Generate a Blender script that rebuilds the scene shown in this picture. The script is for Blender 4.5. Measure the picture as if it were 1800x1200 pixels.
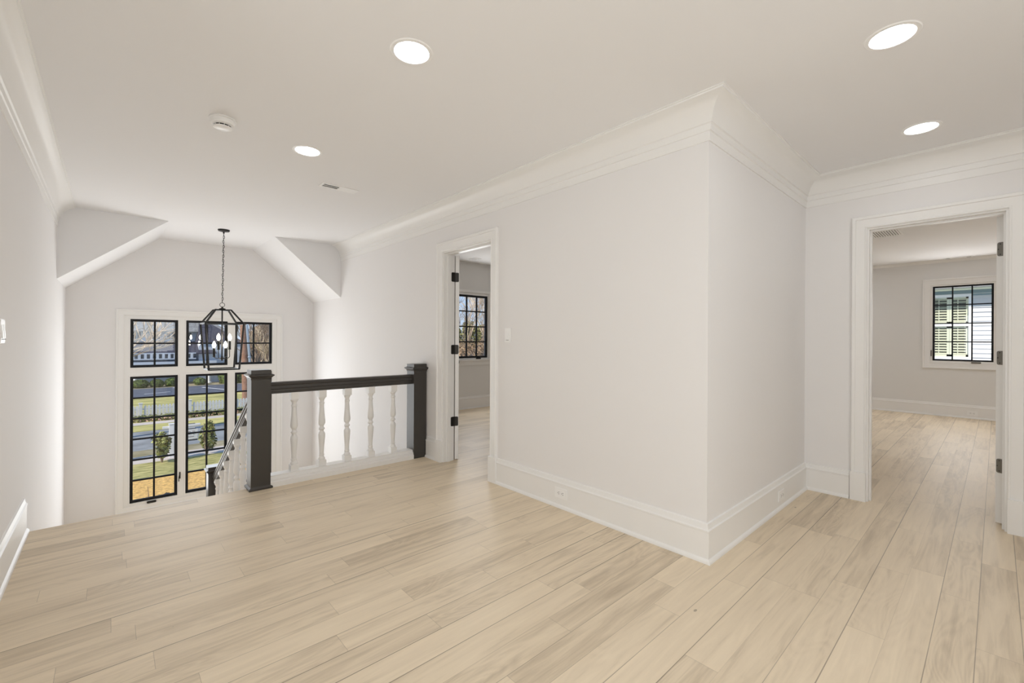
import bpy, bmesh, math, random
from mathutils import Vector, Matrix, noise

for o in list(bpy.data.objects):
    bpy.data.objects.remove(o)
scn = bpy.context.scene
C = scn.collection

# ------------------------------------------------------------------ camera
FPX = 775.4
YAW = 47.70
ROLL = 0.0055
cam_d = bpy.data.cameras.new('camera')
cam = bpy.data.objects.new('camera', cam_d)
C.objects.link(cam)
cam_d.sensor_width = 36.0
cam_d.lens = FPX / 1800 * 36.0
cam_d.shift_y = -4.0 / 1800
cam_d.clip_start = 0.02
cam_d.clip_end = 600
cam.matrix_world = (Matrix.Translation((0, 0, 1.2)) @ Matrix.Rotation(math.radians(YAW - 90), 4, 'Z')
                    @ Matrix.Rotation(math.radians(90), 4, 'X') @ Matrix.Rotation(ROLL, 4, 'Z'))
scn.camera = cam

# ------------------------------------------------------------------ sky, sun, exposure
scn.view_settings.view_transform = 'Standard'
scn.view_settings.look = 'None'
scn.view_settings.gamma = 1.0
scn.view_settings.use_curve_mapping = False
scn.view_settings.exposure = 0.12
scn.cycles.use_denoising = True
scn.cycles.max_bounces = 12
scn.cycles.diffuse_bounces = 7
scn.cycles.transparent_max_bounces = 24
scn.cycles.sample_clamp_indirect = 6.0

wd = bpy.data.worlds.new('sky')
scn.world = wd
wd.use_nodes = True
wn = wd.node_tree.nodes
wl = wd.node_tree.links
wn.clear()
wo = wn.new('ShaderNodeOutputWorld')
wb = wn.new('ShaderNodeBackground')
wt = wn.new('ShaderNodeTexCoord')
wsep = wn.new('ShaderNodeSeparateXYZ')
wr = wn.new('ShaderNodeValToRGB')
wr.color_ramp.elements[0].position = 0.0
wr.color_ramp.elements[0].color = (0.62, 0.74, 0.88, 1)
wr.color_ramp.elements[1].position = 0.7
wr.color_ramp.elements[1].color = (0.20, 0.36, 0.68, 1)
wmid = wr.color_ramp.elements.new(0.22)
wmid.color = (0.28, 0.50, 0.86, 1)
wl.new(wt.outputs['Generated'], wsep.inputs[0])
wl.new(wsep.outputs[2], wr.inputs[0])
wl.new(wr.outputs[0], wb.inputs[0])
wb.inputs[1].default_value = 0.95
wl.new(wb.outputs[0], wo.inputs[0])

sd = bpy.data.lights.new('sun', 'SUN')
sd.energy = 4.0
sd.angle = math.radians(0.6)
sd.color = (1.0, 0.93, 0.82)
sun = bpy.data.objects.new('sun', sd)
C.objects.link(sun)
sun.rotation_euler = Vector((-0.76, -0.22, 0.60)).to_track_quat('Z', 'Y').to_euler()

LENS_STRENGTH = 19.0


def area(name, loc, direction, sx, sy, power, col=(1, 1, 1), spread=180):
    d = bpy.data.lights.new(name, 'AREA')
    d.shape = 'RECTANGLE'
    d.size, d.size_y = sx, sy
    d.energy = power
    d.color = col
    d.spread = math.radians(spread)
    o = bpy.data.objects.new(name, d)
    C.objects.link(o)
    o.location = loc
    o.rotation_euler = (-Vector(direction)).to_track_quat('Z', 'Y').to_euler()
    return o


# daylight through the windows; the two hall lamps are added fill
area('daylight_stair_window', (0.995, 7.30, 0.27), (0, -1, 0), 1.66, 2.3, 38, (0.93, 0.97, 1.0))
area('daylight_room_window', (4.64, 6.07, 1.42), (0, -1, 0), 0.68, 1.1, 16, (0.95, 0.97, 1.0))
area('daylight_far_room_window', (9.90, 0.37, 1.5), (-1, 0, 0), 0.7, 1.2, 13, (1.0, 1.0, 1.0))
area('added_hall_fill', (-1.82, 0.0, 1.45), (1, 0, 0), 1.5, 1.3, 17, (0.92, 0.97, 1.0))
area('added_hall_fill', (0.6, -1.34, 1.45), (0, 1, 0), 1.5, 1.3, 20, (0.92, 0.97, 1.0))

# ------------------------------------------------------------------ materials
MATS = {}


def newmat(name):
    m = bpy.data.materials.new(name)
    m.use_nodes = True
    MATS[name] = m
    nt = m.node_tree
    return m, nt.nodes, nt.links, nt.nodes['Principled BSDF']


def flat(name, col, rough=0.6, metal=0.0, spec=0.5, bump=0.0, bscale=200.0, var=0.0, vscale=6.0):
    m, n, l, p = newmat(name)
    p.inputs['Base Color'].default_value = (*col, 1)
    p.inputs['Roughness'].default_value = rough
    p.inputs['Metallic'].default_value = metal
    p.inputs['Specular IOR Level'].default_value = spec
    if bump or var:
        tc = n.new('ShaderNodeTexCoord')
    if bump:
        nz = n.new('ShaderNodeTexNoise')
        nz.inputs['Scale'].default_value = bscale
        nz.inputs['Detail'].default_value = 3
        l.new(tc.outputs['Object'], nz.inputs['Vector'])
        b = n.new('ShaderNodeBump')
        b.inputs['Strength'].default_value = bump
        b.inputs['Distance'].default_value = 0.002
        l.new(nz.outputs[0], b.inputs['Height'])
        l.new(b.outputs[0], p.inputs['Normal'])
    if var:
        nz = n.new('ShaderNodeTexNoise')
        nz.inputs['Scale'].default_value = vscale
        nz.inputs['Detail'].default_value = 5
        nz.inputs['Roughness'].default_value = 0.65
        l.new(tc.outputs['Object'], nz.inputs['Vector'])
        r = n.new('ShaderNodeValToRGB')
        r.color_ramp.elements[0].position = 0.32
        r.color_ramp.elements[1].position = 0.68
        r.color_ramp.elements[0].color = (*[c * (1 - var) for c in col], 1)
        r.color_ramp.elements[1].color = (*[min(1, c * (1 + var)) for c in col], 1)
        l.new(nz.outputs[0], r.inputs[0])
        l.new(r.outputs[0], p.inputs['Base Color'])
    return m


flat('wall_paint', (0.855, 0.84, 0.835), 0.75, spec=0.25, bump=0.05, bscale=350)
flat('ceiling_paint', (0.885, 0.88, 0.885), 0.85, spec=0.2)
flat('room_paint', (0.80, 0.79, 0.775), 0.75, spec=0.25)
flat('trim_paint', (0.89, 0.88, 0.865), 0.38, spec=0.4)
flat('white_plastic', (0.93, 0.925, 0.915), 0.3, spec=0.5)
flat('white_vinyl', (0.88, 0.87, 0.85), 0.35, spec=0.5)
flat('charcoal_paint', (0.052, 0.047, 0.042), 0.34, spec=0.5, bump=0.04, bscale=120)
flat('window_black', (0.006, 0.006, 0.008), 0.45, spec=0.3)
flat('iron_black', (0.012, 0.011, 0.010), 0.42, metal=0.3)
flat('bronze_dark', (0.035, 0.032, 0.028), 0.38, metal=0.7)
flat('pewter', (0.20, 0.19, 0.17), 0.42, metal=0.8)
flat('screw_black', (0.01, 0.01, 0.01), 0.5)
flat('void_dark', (0.02, 0.02, 0.018), 0.9)
flat('slot_grey', (0.16, 0.15, 0.14), 0.8)
flat('louver_grey', (0.55, 0.54, 0.52), 0.6)
flat('asphalt_dark', (0.10, 0.115, 0.15), 0.9, var=0.25, vscale=2.5)
flat('road_grey', (0.27, 0.28, 0.28), 0.9, var=0.28, vscale=0.9)
flat('concrete', (0.62, 0.54, 0.47), 0.9, var=0.12, vscale=1.5)
flat('mulch', (0.80, 0.43, 0.13), 0.95, var=0.45, vscale=9)
flat('bark', (0.26, 0.19, 0.14), 0.9, var=0.4, vscale=2)
flat('bark_pale', (0.60, 0.48, 0.35), 0.9, var=0.5, vscale=1.6)
flat('twig_brown', (0.42, 0.32, 0.23), 0.9, var=0.35, vscale=0.8)
flat('pole_wood', (0.30, 0.165, 0.11), 0.9, var=0.25, vscale=6)
flat('galvanised', (0.45, 0.52, 0.60), 0.35, metal=0.6)
flat('fence_white', (0.74, 0.73, 0.72), 0.8, var=0.08, vscale=8)
flat('house_white', (0.64, 0.69, 0.76), 0.7, var=0.06, vscale=1.2)
flat('house_white_warm', (0.86, 0.86, 0.85), 0.6)
flat('shingle_dark', (0.065, 0.065, 0.09), 0.9, var=0.3, vscale=3)
flat('shingle_grey', (0.27, 0.27, 0.265), 0.9, var=0.3, vscale=3)
flat('house_glass', (0.05, 0.06, 0.07), 0.15)
flat('door_brown', (0.20, 0.12, 0.08), 0.6)
flat('soffit_teal', (0.22, 0.30, 0.32), 0.8)
flat('shutter_cream', (0.66, 0.68, 0.52), 0.6)
flat('window_dim', (0.16, 0.17, 0.14), 0.4)
flat('sign_white', (0.85, 0.85, 0.87), 0.6)
flat('sign_mark', (0.35, 0.31, 0.33), 0.7)
flat('sign_navy', (0.06, 0.07, 0.09), 0.7)
flat('line_white', (0.8, 0.8, 0.8), 0.8)
flat('flower_pink', (0.70, 0.42, 0.34), 0.8, var=0.4, vscale=9)
flat('subfloor', (0.6, 0.58, 0.55), 0.9)


def leafmat(name, a, b):
    m, n, l, p = newmat(name)
    oi = n.new('ShaderNodeTexCoord')
    nz = n.new('ShaderNodeTexNoise')
    nz.inputs['Scale'].default_value = 4.5
    nz.inputs['Detail'].default_value = 4
    l.new(oi.outputs['Object'], nz.inputs['Vector'])
    r = n.new('ShaderNodeValToRGB')
    r.color_ramp.elements[0].position = 0.38
    r.color_ramp.elements[1].position = 0.62
    r.color_ramp.elements[0].color = (*a, 1)
    r.color_ramp.elements[1].color = (*b, 1)
    l.new(nz.outputs[0], r.inputs[0])
    l.new(r.outputs[0], p.inputs['Base Color'])
    p.inputs['Roughness'].default_value = 0.7
    return m


leafmat('leaf_dark', (0.03, 0.05, 0.015), (0.16, 0.22, 0.05))
leafmat('leaf_olive', (0.10, 0.13, 0.03), (0.42, 0.45, 0.14))
leafmat('leaf_sign', (0.03, 0.045, 0.015), (0.50, 0.52, 0.18))
leafmat('brush_brown', (0.16, 0.10, 0.06), (0.50, 0.34, 0.20))
leafmat('evergreen', (0.06, 0.075, 0.02), (0.42, 0.38, 0.15))


def grassmat(name, a, b, sc):
    m, n, l, p = newmat(name)
    tc = n.new('ShaderNodeTexCoord')
    mp = n.new('ShaderNodeMapping')
    mp.inputs['Scale'].default_value = (sc * 0.35, sc, sc)
    nz = n.new('ShaderNodeTexNoise')
    nz.inputs['Scale'].default_value = 1.0
    nz.inputs['Detail'].default_value = 8
    nz.inputs['Roughness'].default_value = 0.7
    l.new(tc.outputs['Object'], mp.inputs[0])
    l.new(mp.outputs[0], nz.inputs['Vector'])
    r = n.new('ShaderNodeValToRGB')
    r.color_ramp.elements[0].position = 0.36
    r.color_ramp.elements[1].position = 0.66
    r.color_ramp.elements[0].color = (*a, 1)
    r.color_ramp.elements[1].color = (*b, 1)
    l.new(nz.outputs[0], r.inputs[0])
    l.new(r.outputs[0], p.inputs['Base Color'])
    p.inputs['Roughness'].default_value = 0.95
    return m


grassmat('grass_yellow', (0.24, 0.24, 0.07), (0.72, 0.62, 0.22), 0.9)
grassmat('grass_green', (0.21, 0.21, 0.05), (0.66, 0.56, 0.23), 5.0)
grassmat('verge_brown', (0.22, 0.19, 0.09), (0.50, 0.42, 0.28), 1.6)
grassmat('ground_cover', (0.03, 0.05, 0.01), (0.30, 0.30, 0.10), 5.0)


def math_node(n, l, op, a, b=None, c=None):
    q = n.new('ShaderNodeMath')
    q.operation = op
    for i, v in enumerate((a, b, c)):
        if v is None:
            continue
        if isinstance(v, (int, float)):
            q.inputs[i].default_value = v
        else:
            l.new(v, q.inputs[i])
    return q.outputs[0]


def oak():
    m, n, l, p = newmat('oak_floor')
    tc = n.new('ShaderNodeTexCoord')
    sp = n.new('ShaderNodeSeparateXYZ')
    l.new(tc.outputs['Object'], sp.inputs[0])
    x, y = sp.outputs[0], sp.outputs[1]
    W = 0.1245
    M = lambda op, a, b=None, c=None: math_node(n, l, op, a, b, c)
    yr = M('DIVIDE', M('SUBTRACT', y, 0.051), W)
    row = M('FLOOR', yr)
    fy = M('SUBTRACT', yr, row)
    w1 = n.new('ShaderNodeTexWhiteNoise')
    w1.noise_dimensions = '1D'
    l.new(M('ADD', row, 17.3), w1.inputs['W'])
    ln = M('MULTIPLY_ADD', w1.outputs['Value'], 0.55, 0.72)      # plank length in this row
    off = M('MULTIPLY', w1.outputs['Value'], 37.7)
    xr = M('DIVIDE', M('ADD', x, off), ln)
    idx = M('FLOOR', xr)
    fx = M('SUBTRACT', xr, idx)
    cb = n.new('ShaderNodeCombineXYZ')
    l.new(row, cb.inputs[0])
    l.new(idx, cb.inputs[1])
    w2 = n.new('ShaderNodeTexWhiteNoise')
    w2.noise_dimensions = '3D'
    l.new(cb.outputs[0], w2.inputs['Vector'])
    rnd = w2.outputs['Value']
    # per-plank texture offset
    cb2 = n.new('ShaderNodeCombineXYZ')
    l.new(M('MULTIPLY_ADD', rnd, 31.0, x), cb2.inputs[0])
    l.new(M('MULTIPLY_ADD', rnd, 53.0, y), cb2.inputs[1])
    l.new(M('MULTIPLY', rnd, 11.0), cb2.inputs[2])
    mp = n.new('ShaderNodeMapping')
    mp.inputs['Scale'].default_value = (2.2, 30.0, 1.0)
    l.new(cb2.outputs[0], mp.inputs[0])
    g = n.new('ShaderNodeTexNoise')
    g.inputs['Scale'].default_value = 1.0
    g.inputs['Detail'].default_value = 7
    g.inputs['Roughness'].default_value = 0.62
    g.inputs['Distortion'].default_value = 0.5
    l.new(mp.outputs[0], g.inputs['Vector'])
    # cathedral grain
    mp2 = n.new('ShaderNodeMapping')
    mp2.inputs['Scale'].default_value = (1.3, 7.0, 1.0)
    l.new(cb2.outputs[0], mp2.inputs[0])
    g2 = n.new('ShaderNodeTexNoise')
    g2.inputs['Scale'].default_value = 1.0
    g2.inputs['Detail'].default_value = 1.0
    g2.inputs['Distortion'].default_value = 0.6
    l.new(mp2.outputs[0], g2.inputs['Vector'])
    rings = M('FRACT', M('MULTIPLY', g2.outputs[0], 16.0))
    rings = M('ABSOLUTE', M('SUBTRACT', rings, 0.5))
    w3 = n.new('ShaderNodeTexWhiteNoise')
    w3.noise_dimensions = '3D'
    cb3 = n.new('ShaderNodeCombineXYZ')
    l.new(idx, cb3.inputs[0])
    l.new(row, cb3.inputs[1])
    cb3.inputs[2].default_value = 4.4
    l.new(cb3.outputs[0], w3.inputs['Vector'])
    ring_amt = M('MULTIPLY', M('GREATER_THAN', w3.outputs['Value'], 0.45), 0.21)
    # large tone noise
    g3 = n.new('ShaderNodeTexNoise')
    g3.inputs['Scale'].default_value = 0.8
    mp3 = n.new('ShaderNodeMapping')
    mp3.inputs['Scale'].default_value = (1.2, 5.0, 1.0)
    l.new(cb2.outputs[0], mp3.inputs[0])
    l.new(mp3.outputs[0], g3.inputs['Vector'])
    v = M('MULTIPLY_ADD', M('SUBTRACT', g.outputs[0], 0.5), 1.0, 0.5)
    v = M('ADD', v, M('MULTIPLY', M('SUBTRACT', rings, 0.25), ring_amt))
    v = M('ADD', v, M('MULTIPLY', M('SUBTRACT', rnd, 0.5), 0.30))
    v = M('ADD', v, M('MULTIPLY', M('SUBTRACT', g3.outputs[0], 0.5), 0.5))
    r = n.new('ShaderNodeValToRGB')
    e = r.color_ramp.elements
    e[0].position = 0.1
    e[0].color = (0.50, 0.405, 0.29, 1)
    e[1].position = 0.95
    e[1].color = (0.88, 0.75, 0.57, 1)
    k = e.new(0.5)
    k.color = (0.755, 0.635, 0.475, 1)
    l.new(v, r.inputs[0])
    # knots
    vo = n.new('ShaderNodeTexVoronoi')
    vo.inputs['Scale'].default_value = 2.3
    mpk = n.new('ShaderNodeMapping')
    mpk.inputs['Scale'].default_value = (0.8, 1.6, 1)
    l.new(cb2.outputs[0], mpk.inputs[0])
    l.new(mpk.outputs[0], vo.inputs['Vector'])
    kn = M('LESS_THAN', vo.outputs['Distance'], 0.022)
    # gaps : seams along the boards of some rows, faint butt joints
    w4 = n.new('ShaderNodeTexWhiteNoise')
    w4.noise_dimensions = '1D'
    l.new(M('ADD', M('FLOOR', M('ADD', yr, 0.5)), 3.1), w4.inputs['W'])
    seam_d = M('SUBTRACT', 0.5, M('ABSOLUTE', M('SUBTRACT', fy, 0.5)))
    nzs = n.new('ShaderNodeTexNoise')
    nzs.inputs['Scale'].default_value = 0.9
    l.new(tc.outputs['Object'], nzs.inputs['Vector'])
    sw = M('MULTIPLY', M('MULTIPLY', w4.outputs['Value'], nzs.outputs[0]), 0.035)
    seam = M('LESS_THAN', seam_d, M('MAXIMUM', sw, 0.004))
    bd = M('MULTIPLY', M('SUBTRACT', 0.5, M('ABSOLUTE', M('SUBTRACT', fx, 0.5))), ln)
    butt = M('LESS_THAN', bd, 0.0009)
    dark = M('MAXIMUM', M('MULTIPLY', seam, M('MULTIPLY_ADD', w4.outputs['Value'], 0.55, 0.15)), M('MULTIPLY', butt, 0.35))
    dark = M('MAXIMUM', dark, M('MULTIPLY', kn, 0.5))
    mx = n.new('ShaderNodeMix')
    mx.data_type = 'RGBA'
    l.new(dark, mx.inputs[0])
    l.new(r.outputs[0], mx.inputs[6])
    mx.inputs[7].default_value = (0.10, 0.07, 0.045, 1)
    l.new(mx.outputs[2], p.inputs['Base Color'])
    p.inputs['Roughness'].default_value = 0.42
    l.new(M('MULTIPLY_ADD', g.outputs[0], 0.12, 0.42), p.inputs['Roughness'])
    p.inputs['Specular IOR Level'].default_value = 0.4
    b = n.new('ShaderNodeBump')
    b.inputs['Strength'].default_value = 0.12
    b.inputs['Distance'].default_value = 0.001
    l.new(M('SUBTRACT', g.outputs[0], dark), b.inputs['Height'])
    l.new(b.outputs[0], p.inputs['Normal'])
    return m


oak()


def siding():
    m, n, l, p = newmat('lap_siding')
    p.inputs['Base Color'].default_value = (0.66, 0.66, 0.665, 1)
    p.inputs['Roughness'].default_value = 0.6


siding()


def glassmat():
    m, n, l, p = newmat('window_glass')
    n.remove(p)
    out = n['Material Output']
    t = n.new('ShaderNodeBsdfTransparent')
    g = n.new('ShaderNodeBsdfGlossy')
    g.inputs['Roughness'].default_value = 0.0
    f = n.new('ShaderNodeFresnel')
    f.inputs[0].default_value = 1.5
    mx = n.new('ShaderNodeMixShader')
    l.new(math_node(n, l, 'MULTIPLY', f.outputs[0], 1.6), mx.inputs[0])
    l.new(t.outputs[0], mx.inputs[1])
    l.new(g.outputs[0], mx.inputs[2])
    l.new(mx.outputs[0], out.inputs[0])


glassmat()


def emit(name, col, s):
    m, n, l, p = newmat(name)
    p.inputs['Base Color'].default_value = (0.9, 0.9, 0.9, 1)
    p.inputs['Emission Color'].default_value = (*col, 1)
    p.inputs['Emission Strength'].default_value = s


emit('lamp_lens', (0.94, 0.972, 1.0), LENS_STRENGTH)
emit('room_fill_lens', (0.99, 0.985, 1.0), 25.0)
emit('far_room_fill_lens', (0.96, 0.975, 1.0), 88.0)
emit('bulb_glow', (1.0, 0.90, 0.74), 30.0)


# ------------------------------------------------------------------ mesh helpers
class MB:
    def __init__(s):
        s.v = []
        s.f = []

    def add(s, vs, fs):
        k = len(s.v)
        s.v += [tuple(v) for v in vs]
        s.f += [tuple(i + k for i in f) for f in fs]
        return s

    def box(s, x0, x1, y0, y1, z0, z1):
        return s.add([(x0, y0, z0), (x1, y0, z0), (x1, y1, z0), (x0, y1, z0), (x0, y0, z1), (x1, y0, z1), (x1, y1, z1), (x0, y1, z1)],
                     [(0, 3, 2, 1), (4, 5, 6, 7), (0, 1, 5, 4), (1, 2, 6, 5), (2, 3, 7, 6), (3, 0, 4, 7)])

    def bbox(s, x0, x1, y0, y1, z0, z1, b=0.003):
        """box with chamfered vertical and horizontal edges"""
        bm = bmesh.new()
        bmesh.ops.create_cube(bm, size=1)
        for v in bm.verts:
            v.co = Vector(((x0 + x1) / 2 + v.co.x * (x1 - x0), (y0 + y1) / 2 + v.co.y * (y1 - y0), (z0 + z1) / 2 + v.co.z * (z1 - z0)))
        bmesh.ops.bevel(bm, geom=bm.edges[:], offset=b, segments=2, affect='EDGES')
        bm.verts.index_update()
        s.add([v.co for v in bm.verts], [[v.index for v in f.verts] for f in bm.faces])
        bm.free()
        return s

    def sweep(s, path, prof, to3d, closed=False, side=1, caps=True):
        """path: 2D polyline, prof: (a outward, b) pairs, mitred; to3d(u, v, b)"""
        n = len(path)
        rings = []
        for i, p in enumerate(path):
            p = Vector(p)
            d0 = d1 = None
            if closed or i > 0:
                d0 = (p - Vector(path[i - 1])).normalized()
            if closed or i < n - 1:
                d1 = (Vector(path[(i + 1) % n]) - p).normalized()
            if d0 is None:
                d0 = d1
            if d1 is None:
                d1 = d0
            n0 = Vector((-d0.y, d0.x)) * side
            n1 = Vector((-d1.y, d1.x)) * side
            m = (n0 + n1)
            m = m / max(1e-6, (1 + n0.dot(n1)))
            rings.append([to3d(p.x + m.x * a, p.y + m.y * a, b) for a, b in prof])
        k = len(prof)
        vs = [v for r in rings for v in r]
        fs = []
        cnt = n if closed else n - 1
        for i in range(cnt):
            for j in range(k):
                a, b = i * k + j, i * k + (j + 1) % k
                c, d = ((i + 1) % n) * k + (j + 1) % k, ((i + 1) % n) * k + j
                fs.append((a, b, c, d))
        if caps and not closed:
            fs.append(tuple(range(k)))
            fs.append(tuple(reversed(range((n - 1) * k, n * k))))
        return s.add(vs, fs)

    def lathe(s, prof, c=(0, 0, 0), seg=20, axis='z', cap=True):
        vs = []
        for r, z in prof:
            for i in range(seg):
                a = 2 * math.pi * i / seg
                if axis == 'z':
                    vs.append((c[0] + r * math.cos(a), c[1] + r * math.sin(a), c[2] + z))
                elif axis == 'y':
                    vs.append((c[0] + r * math.cos(a), c[1] + z, c[2] + r * math.sin(a)))
                else:
                    vs.append((c[0] + z, c[1] + r * math.cos(a), c[2] + r * math.sin(a)))
        fs = []
        for j in range(len(prof) - 1):
            for i in range(seg):
                fs.append((j * seg + i, j * seg + (i + 1) % seg, (j + 1) * seg + (i + 1) % seg, (j + 1) * seg + i))
        if cap:
            fs.append(tuple(reversed(range(seg))))
            fs.append(tuple(range((len(prof) - 1) * seg, len(prof) * seg)))
        return s.add(vs, fs)

    def squares(s, prof, cx, cy, hx, hy):
        """stack of squares: prof = (offset, z)"""
        vs = []
        for o, z in prof:
            vs += [(cx - hx - o, cy - hy - o, z), (cx + hx + o, cy - hy - o, z), (cx + hx + o, cy + hy + o, z), (cx - hx - o, cy + hy + o, z)]
        fs = [(3, 2, 1, 0)]
        for j in range(len(prof) - 1):
            for i in range(4):
                fs.append((j * 4 + i, j * 4 + (i + 1) % 4, j * 4 + 4 + (i + 1) % 4, j * 4 + 4 + i))
        t = (len(prof) - 1) * 4
        fs.append((t, t + 1, t + 2, t + 3))
        return s.add(vs, fs)

    def tube(s, pts, rad, seg=8, closed=False, square=False, twist=0.0):
        pts = [Vector(p) for p in pts]
        n = len(pts)
        if not isinstance(rad, (list, tuple)):
            rad = [rad] * n
        up = None
        vs = []
        for i, p in enumerate(pts):
            if closed:
                t = pts[(i + 1) % n] - pts[i - 1]
            elif i == 0:
                t = pts[1] - p
            elif i == n - 1:
                t = p - pts[i - 1]
            else:
                t = (pts[i + 1] - p).normalized() + (p - pts[i - 1]).normalized()
            if t.length < 1e-9:
                t = Vector((0, 0, 1))
            t.normalize()
            if up is None:
                up = Vector((0, 0, 1)) if abs(t.z) < 0.9 else Vector((0, 1, 0))
            a = t.cross(up)
            if a.length < 1e-6:
                a = t.cross(Vector((1, 0, 0)))
            a.normalize()
            b = a.cross(t).normalized()
            up = b
            for k in range(seg):
                an = 2 * math.pi * (k + (0.5 if seg == 4 else 0)) / seg + twist
                vs.append(p + (a * math.cos(an) + b * math.sin(an)) * rad[i])
        fs = []
        for i in range(n if closed else n - 1):
            j = (i + 1) % n
            for k in range(seg):
                fs.append((i * seg + k, i * seg + (k + 1) % seg, j * seg + (k + 1) % seg, j * seg + k))
        if not closed:
            fs.append(tuple(reversed(range(seg))))
            fs.append(tuple(range((n - 1) * seg, n * seg)))
        return s.add(vs, fs)

    def quad(s, a, b, c, d):
        return s.add([a, b, c, d], [(0, 1, 2, 3)])

    def build(s, name, mat, parent=None, smooth=True, angle=32, recalc=True):
        org = Vector((0, 0, 0))
        q = parent
        while q is not None:
            org += q.location
            q = q.parent
        me = bpy.data.meshes.new(name)
        me.from_pydata([Vector(v) - org for v in s.v], [], s.f)
        if recalc:
            bm = bmesh.new()
            bm.from_mesh(me)
            bmesh.ops.recalc_face_normals(bm, faces=bm.faces[:])
            bm.to_mesh(me)
            bm.free()
        me.materials.append(MATS[mat])
        if smooth:
            me.shade_smooth()
            me.set_sharp_from_angle(angle=math.radians(angle))
        me.update()
        o = bpy.data.objects.new(name, me)
        C.objects.link(o)
        if parent is not None:
            o.parent = parent
        return o


def tag(o, label=None, cat=None, group=None, kind=None):
    if label:
        o['label'] = label
    if cat:
        o['category'] = cat
    if group:
        o['group'] = group
    if kind:
        o['kind'] = kind
    return o


def thing(name, loc, label, cat, group=None, kind=None):
    o = bpy.data.objects.new(name, None)
    o.empty_display_size = 0.1
    o.location = loc
    C.objects.link(o)
    return tag(o, label, cat, group, kind)


def struct(name, mb, mat, label, cat, smooth=False):
    return tag(mb.build(name, mat, None, smooth=smooth), label, cat, None, 'structure')


def copy_tree(o, parent=None):
    c = o.copy()
    C.objects.link(c)
    c.parent = parent
    for ch in list(o.children):
        copy_tree(ch, c)
    return c


# ------------------------------------------------------------------ the shell
XL, W1, Y2, W3 = -0.394, 2.393, 1.0535, 4.191
YE, YD, YW = 4.005, 6.208, 7.366
H, ZC, HR = 2.493, 2.2807, 2.52
T = 0.12
LOW = -2.75

# floor : upstairs boards
f = MB()
f.box(-1.9, W3 + T, -1.4, Y2 + 0.06, -0.28, 0)
f.box(XL, W1 + 0.06, Y2 + 0.06, YE, -0.28, 0)
f.box(-1.9, XL, Y2 + 0.06, 1.4, -0.28, 0)
f.box(W1 + 0.06, 6.0, Y2 + 0.06, 6.13, -0.28, 0)
f.box(W3 + T, 9.95, -2.5, Y2 + 0.06, -0.28, 0)
f.box(6.0, 9.95, Y2 + 0.06, 3.2, -0.28, 0)
struct('floor', f, 'oak_floor', 'pale oak plank floor of the upstairs hall and rooms', 'floor')

# walls
w = MB()
w.box(XL - T, XL, 1.4, 2.13, 0, H + 0.1)
w.box(XL - T, XL, 2.13, 2.896, 2.05, H + 0.1)
w.box(XL - T, XL, 2.896, YW + T, LOW, H + 0.1)
w.box(XL - T, XL, 1.4, 2.896, LOW, 0)
struct('wall_left', w, 'wall_paint', 'long white wall beside the stair opening, opposite the doorway wall', 'wall')

D1a, D1b, DZ = 2.885, 3.632, 2.05
w = MB()
w.box(W1, W1 + T, Y2, D1a, 0, H + 0.1)
w.box(W1, W1 + T, D1b, YW + T, 0, H + 0.1)
w.box(W1, W1 + T, D1a, D1b, DZ, H + 0.1)
w.box(W1, W1 + T, 3.0, YE, LOW, -0.28)
w.box(W1, W1 + T, YE, YW + T, LOW, 0)
struct('wall_right', w, 'wall_paint', 'broad white wall with the narrow doorway and the light switch', 'wall')

w = MB()
w.box(W1 + T, W3 + T, Y2, Y2 + T, 0, H + 0.1)
struct('wall_corner', w, 'wall_paint', 'short white wall running from the projecting corner to the wide doorway wall', 'wall')

D2a, D2b = -0.055, 0.662
w = MB()
w.box(W3, W3 + T, -1.4, D2a, 0, H + 0.1)
w.box(W3, W3 + T, D2b, Y2, 0, H + 0.1)
w.box(W3, W3 + T, D2a, D2b, DZ, H + 0.1)
struct('wall_end', w, 'wall_paint', 'white wall around the doorway to the far bedroom', 'wall')

# window wall with its opening
OX0, OX1, OZ0, OZ1 = 0.125, 1.865, -0.955 + 0.06, 1.475
OZ0 = -0.94
w = MB()
w.box(XL - T, OX0, YW, YW + T, LOW, H + 0.1)
w.box(OX1, W1 + T, YW, YW + T, LOW, H + 0.1)
w.box(OX0, OX1, YW, YW + T, LOW, OZ0)
w.box(OX0, OX1, YW, YW + T, OZ1, H + 0.1)
struct('wall_front', w, 'wall_paint', 'tall white stairwell wall around the big three part window', 'wall')

# hall behind the camera
w = MB()
w.box(-1.9 - T, -0.2, -1.4 - T, -1.4, 0, H + 0.1)
w.box(1.4, W3 + T, -1.4 - T, -1.4, 0, H + 0.1)
w.box(-0.2, 1.4, -1.4 - T, -1.4, 0, 0.75)
w.box(-0.2, 1.4, -1.4 - T, -1.4, 2.1, H + 0.1)
struct('wall_back', w, 'wall_paint', 'plain white wall closing the hall', 'wall')
w = MB()
w.box(-1.9 - T, -1.9, -1.4, 1.4 + T, 0, 0.75)
w.box(-1.9 - T, -1.9, -1.4, 1.4 + T, 2.1, H + 0.1)
w.box(-1.9 - T, -1.9, -1.4, -0.8, 0.75, 2.1)
w.box(-1.9 - T, -1.9, 0.8, 1.4 + T, 0.75, 2.1)
w.box(-1.9, XL - T, 1.4, 1.4 + T, 0, H + 0.1)
struct('wall_side', w, 'wall_paint', 'white side wall of the hall recess with an opening for the added window', 'wall')

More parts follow.
